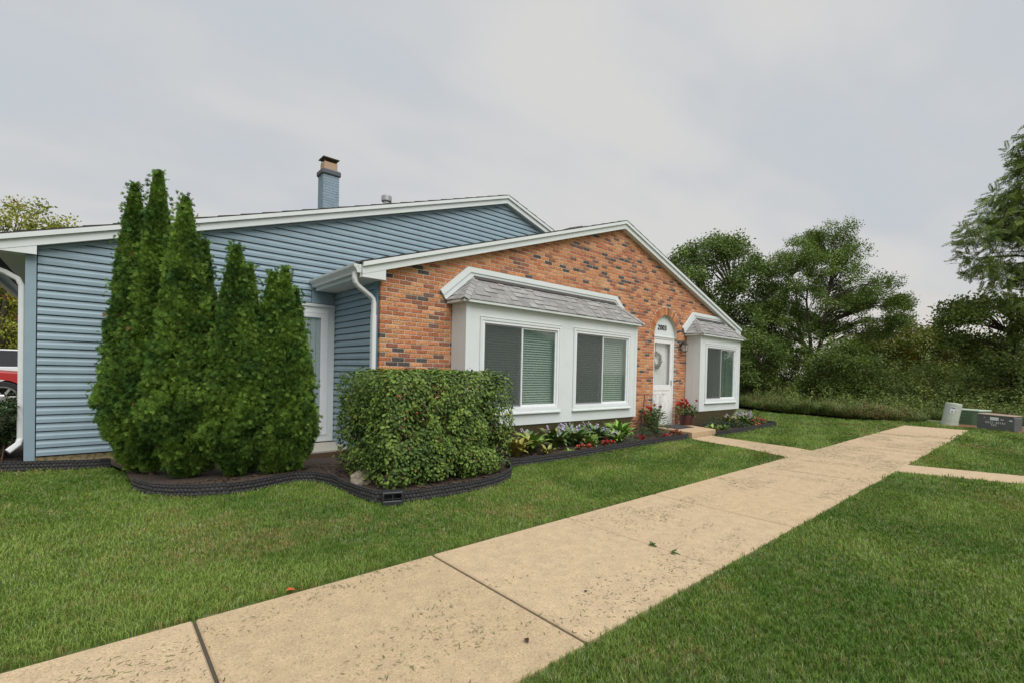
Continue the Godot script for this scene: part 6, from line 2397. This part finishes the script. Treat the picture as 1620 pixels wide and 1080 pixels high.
func build_grass() -> void:
	var r := RandomNumberGenerator.new()
	r.seed = 91
	var f := FastNoiseLite.new()
	f.seed = 17
	f.frequency = 0.45
	f.fractal_octaves = 4
	var n0 := FastNoiseLite.new()
	n0.frequency = 0.6
	var f2 := FastNoiseLite.new()
	f2.seed = 18
	f2.frequency = 1.3
	var zones := [[0.0, 3.6, 0.023, 0.020, 0.024, 0.048, 0.0029, 10], [3.6, 7.5, 0.038, 0.034, 0.024, 0.046, 0.0042, 12], [7.5, 13.0, 0.07, 0.06, 0.024, 0.046, 0.0072, 14], [13.0, 24.0, 0.12, 0.11, 0.025, 0.045, 0.013, 15]]
	for zi in zones.size():
		var zn: Array = zones[zi]
		var st: float = zn[2]
		var lists: Array = [[], [], []]
		var cl := [PackedColorArray(), PackedColorArray(), PackedColorArray()]
		var x0 := CAM.x - 1.5
		var x1: float = min(CAM.x + zn[1] + 0.5, 19.5)
		var z0: float = max(CAM.z - zn[1] - 0.5, -6.5)
		var z1: float = min(CAM.z + 3.0, 9.0)
		var x := x0
		while x < x1:
			var z := z0
			while z < z1:
				var px := x + r.randf_range(-0.5, 0.5) * st
				var pz := z + r.randf_range(-0.5, 0.5) * st
				z += st
				var d := Vector2(px - CAM.x, pz - CAM.z).length()
				if d < zn[0] or d >= zn[1]:
					continue
				var y := gh(px, pz) - 0.012
				var p := Vector3(px, y, pz)
				if not in_view(p, 0.22):
					continue
				var q := Vector2(px, pz)
				if on_walk(q, 0.012) or (pz < WALK_L and pz > WALK_L - 0.018 - 0.03 * absf(n0.get_noise_1d(px * 3.0)) and px < 14.4) or in_soil(q):
					continue
				if px > lawn_end(pz) + 0.3 or (px > -0.1 and px < WD and pz < 0.1) or (px > XL and pz < ZM) or (px > 11.0 and px < 11.7 and pz < 0.1):
					continue
				if px > 6.84 and px < 8.5 and pz < 1.24:
					continue
				var n1 := f.get_noise_2d(px, pz)
				var n2 := f2.get_noise_2d(px * 1.4, pz * 1.4)
				# thin dry strip beside the edging and worn spots
				var h := 1.0 + 0.25 * n1 + r.randf_range(-0.15, 0.15)
				var stripe := 1.0 if fposmod(pz * 0.92 + px * 0.28, 1.1) < 0.55 else -1.0
				var bs := Basis(Vector3.BACK, stripe * 0.38 * ss(3.0, 7.0, d) + r.randf_range(-0.1, 0.1)) * Basis(Vector3.RIGHT, r.randf_range(-0.15, 0.15)) * Basis(Vector3.UP, r.randf_range(0, TAU))
				var k := r.randi() % 3
				lists[k].append(Transform3D(bs.scaled_local(Vector3(1, h, 1)), p))
				var w: float = clamp(0.45 + 1.2 * n1 + 0.5 * n2 + r.randf_range(-0.25, 0.25), 0.0, 1.0)
				var cc := Color(0.090, 0.175, 0.022).lerp(Color(0.215, 0.310, 0.062), w)
				var dry: float = smoothstep(0.12, 0.42, f.get_noise_2d(px * 0.8 + 70.0, pz * 0.8 - 20.0) + 0.5 * n2 * 0.5 + (0.16 if px < 0.0 and pz < 3.0 else 0.0))
				if r.randf() < 0.07 + 0.5 * dry:
					cc = cc.lerp(Color(0.30, 0.225, 0.09), r.randf_range(0.3, 0.85))
				if r.randf() < 0.10:
					cc = cc.lerp(Color(0.30, 0.36, 0.17), r.randf_range(0.2, 0.8))
				cl[k].append(cc)
			x += st
		for k in 3:
			if lists[k].size() == 0:
				continue
			var o := scatter("grass", tuft_mesh(600 + zi * 3 + k, zn[7], zn[3], zn[4], zn[5], zn[6]), M.grass, lists[k], cl[k])
			o.set_meta("kind", "stuff")
			tag(o, "short mown green grass of the lawn", "grass", "mown grass")

func build_litter() -> void:
	var r := RandomNumberGenerator.new()
	r.seed = 12
	var f := FastNoiseLite.new()
	f.seed = 29
	f.frequency = 0.9
	f.fractal_octaves = 3
	var mb := MB.new()
	mb.quad(Vector3(-0.0014, 0, 0), Vector3(-0.0012, 0.0015, 0.011), Vector3(0.0012, 0.0015, 0.011), Vector3(0.0014, 0, 0))
	mb.tri(Vector3(-0.0012, 0.0015, 0.011), Vector3(0.004, 0.001, 0.021), Vector3(0.0012, 0.0015, 0.011))
	var xfs: Array = []
	var cols := PackedColorArray()
	var tries := 0
	while xfs.size() < 11000 and tries < 200000:
		tries += 1
		var u := pow(r.randf(), 1.3)
		var p := Vector2(-3.4 + 15.0 * u, r.randf_range(WALK_L + 0.02, WALK_R - 0.02))
		if r.randf() < 0.16:
			p = Vector2(r.randf_range(5.2, 7.7), r.randf_range(1.3, 3.7))
			if not Geometry2D.is_point_in_polygon(p, path_door):
				continue
		# drifts that follow the walk, plus windrows near the crossing
		var n := f.get_noise_2d(p.x * 0.55, p.y * 1.6)
		if p.x > 3.5:
			n = max(n, f.get_noise_2d(p.x * 2.0 + 30.0, p.y * 0.6) + 0.16)
		if r.randf() > (0.8 if p.x > 0.5 else 0.35) * smoothstep(0.05, 0.45, n) + 0.012:
			continue
		var y := (0.0055 if p.y > WALK_L else gh(p.x, p.y) + 0.0045)
		var s := r.randf_range(0.4, 1.5) * (1.0 + 0.06 * maxf(0.0, p.x))
		xfs.append(Transform3D(Basis(Vector3.UP, r.randf_range(0, TAU)) * Basis(Vector3.RIGHT, r.randf_range(-0.12, 0.05)).scaled(Vector3(s * 1.1, s, s)), Vector3(p.x, y, p.y)))
		var k := r.randf()
		cols.append(Color(0.10, 0.15, 0.045) if k < 0.55 else Color(0.22, 0.22, 0.08) if k < 0.88 else Color(0.07, 0.06, 0.035))
	var o := scatter("grass_clippings", mb.mesh(), M.grass, xfs, cols)
	o.set_meta("kind", "stuff")
	tag(o, "loose grass clippings scattered over the concrete walk", "grass clippings")
	# single bits that stand out
	var lm := leaf_mesh(0.05, 0.035, 0.5, 0.3)
	for q in [[Vector3(-2.29, 0.012, 3.68), "orange fallen leaf at the walk's left edge", Color(0.40, 0.07, 0.015), 1.0], [Vector3(-1.57, 0.010, 4.86), "dark curled leaf on the second slab near the joint", Color(0.035, 0.022, 0.014), 0.7], [Vector3(-0.98, 0.010, 4.73), "dark leaf scrap on the slab near the right lawn", Color(0.03, 0.03, 0.028), 0.55]]:
		var l := put_mesh(lm, "fallen_leaf", mat((q[2] as Color).linear_to_srgb(), 0.7))
		l.transform = Transform3D(Basis(Vector3.UP, r.randf_range(0, TAU)) * Basis(Vector3.RIGHT, -PI / 2 + 0.2).scaled(Vector3.ONE * float(q[3])), q[0])
		tag(l, q[1], "leaf", "leaves on the walk")
	for q in [[Vector3(0.0, 0.0, 4.55), "small green weed sprouting from the third walk joint"], [Vector3(-0.01, 0.0, 4.73), "second green weed in the third walk joint, nearer the right lawn"]]:
		var t := thing("joint_weed", q[1], "weed", q[0], "weeds in the walk")
		var xs: Array = []
		var cs := PackedColorArray()
		for k in 14:
			var a := r.randf_range(0, TAU)
			xs.append(Transform3D(aim((Vector3.UP + rv(r) * 0.6).normalized(), Vector3(cos(a), 0.5, sin(a)), r.randf_range(0.5, 0.9)), q[0] + Vector3(0, r.randf_range(0.0, 0.03), 0)))
			cs.append(Color(0.07, 0.14, 0.03) * r.randf_range(0.7, 1.4))
		scatter("foliage", leaf_mesh(0.05, 0.022), M.leaf, xs, cs, t)

# the house across the walk, seen only as a mirror image in the panes
func build_neighbor() -> void:
	var t := thing("neighbor_house", "blue gabled house opposite, mirrored in the bay window glass", "house", Vector3(21.0, 0, 22.0))
	var poly := PackedVector2Array([Vector2(14.5, -0.1), Vector2(27.5, -0.1), Vector2(27.5, 2.7), Vector2(21.0, 4.8), Vector2(14.5, 2.7)])
	var mb := MB.new()
	mb.extr(poly, 21.0, 29.0)
	put(mb, "wall", M.blue_trim, t)
	for s in [-1.0, 1.0]:
		mb = MB.new()
		var a := Vector3(21.0, 4.8, 20.8)
		var b := Vector3(21.0 + s * 7.0, 2.54, 20.8)
		mb.hexa([a, b, b + Vector3(0, 0.22, 0), a + Vector3(0, 0.22, 0), a + Vector3(0, 0, 8.4), b + Vector3(0, 0, 8.4), b + Vector3(0, 0.22, 8.4), a + Vector3(0, 0.22, 8.4)])
		put(mb, "roof", M.roof, t)
		mb = MB.new()
		mb.hexa([a + Vector3(0, -0.04, -0.03), b + Vector3(0, -0.04, -0.03), b + Vector3(0, 0.2, -0.03), a + Vector3(0, 0.2, -0.03), a + Vector3(0, -0.04, -0.005), b + Vector3(0, -0.04, -0.005), b + Vector3(0, 0.2, -0.005), a + Vector3(0, 0.2, -0.005)])
		put(mb, "rake_board", M.white, t)
	for x in [17.2, 22.8]:
		mb = MB.new()
		mb.slab(Vector3(x, 0.7, 20.93), Vector3(x + 1.9, 2.1, 20.995))
		put(mb, "window_frame", M.white, t)
		mb = MB.new()
		mb.slab(Vector3(x + 0.1, 0.8, 20.90), Vector3(x + 0.9, 2.0, 20.925))
		mb.slab(Vector3(x + 1.0, 0.8, 20.90), Vector3(x + 1.8, 2.0, 20.925))
		put(mb, "window_glass", mat(lin(0.05, 0.07, 0.07), 0.05), t)
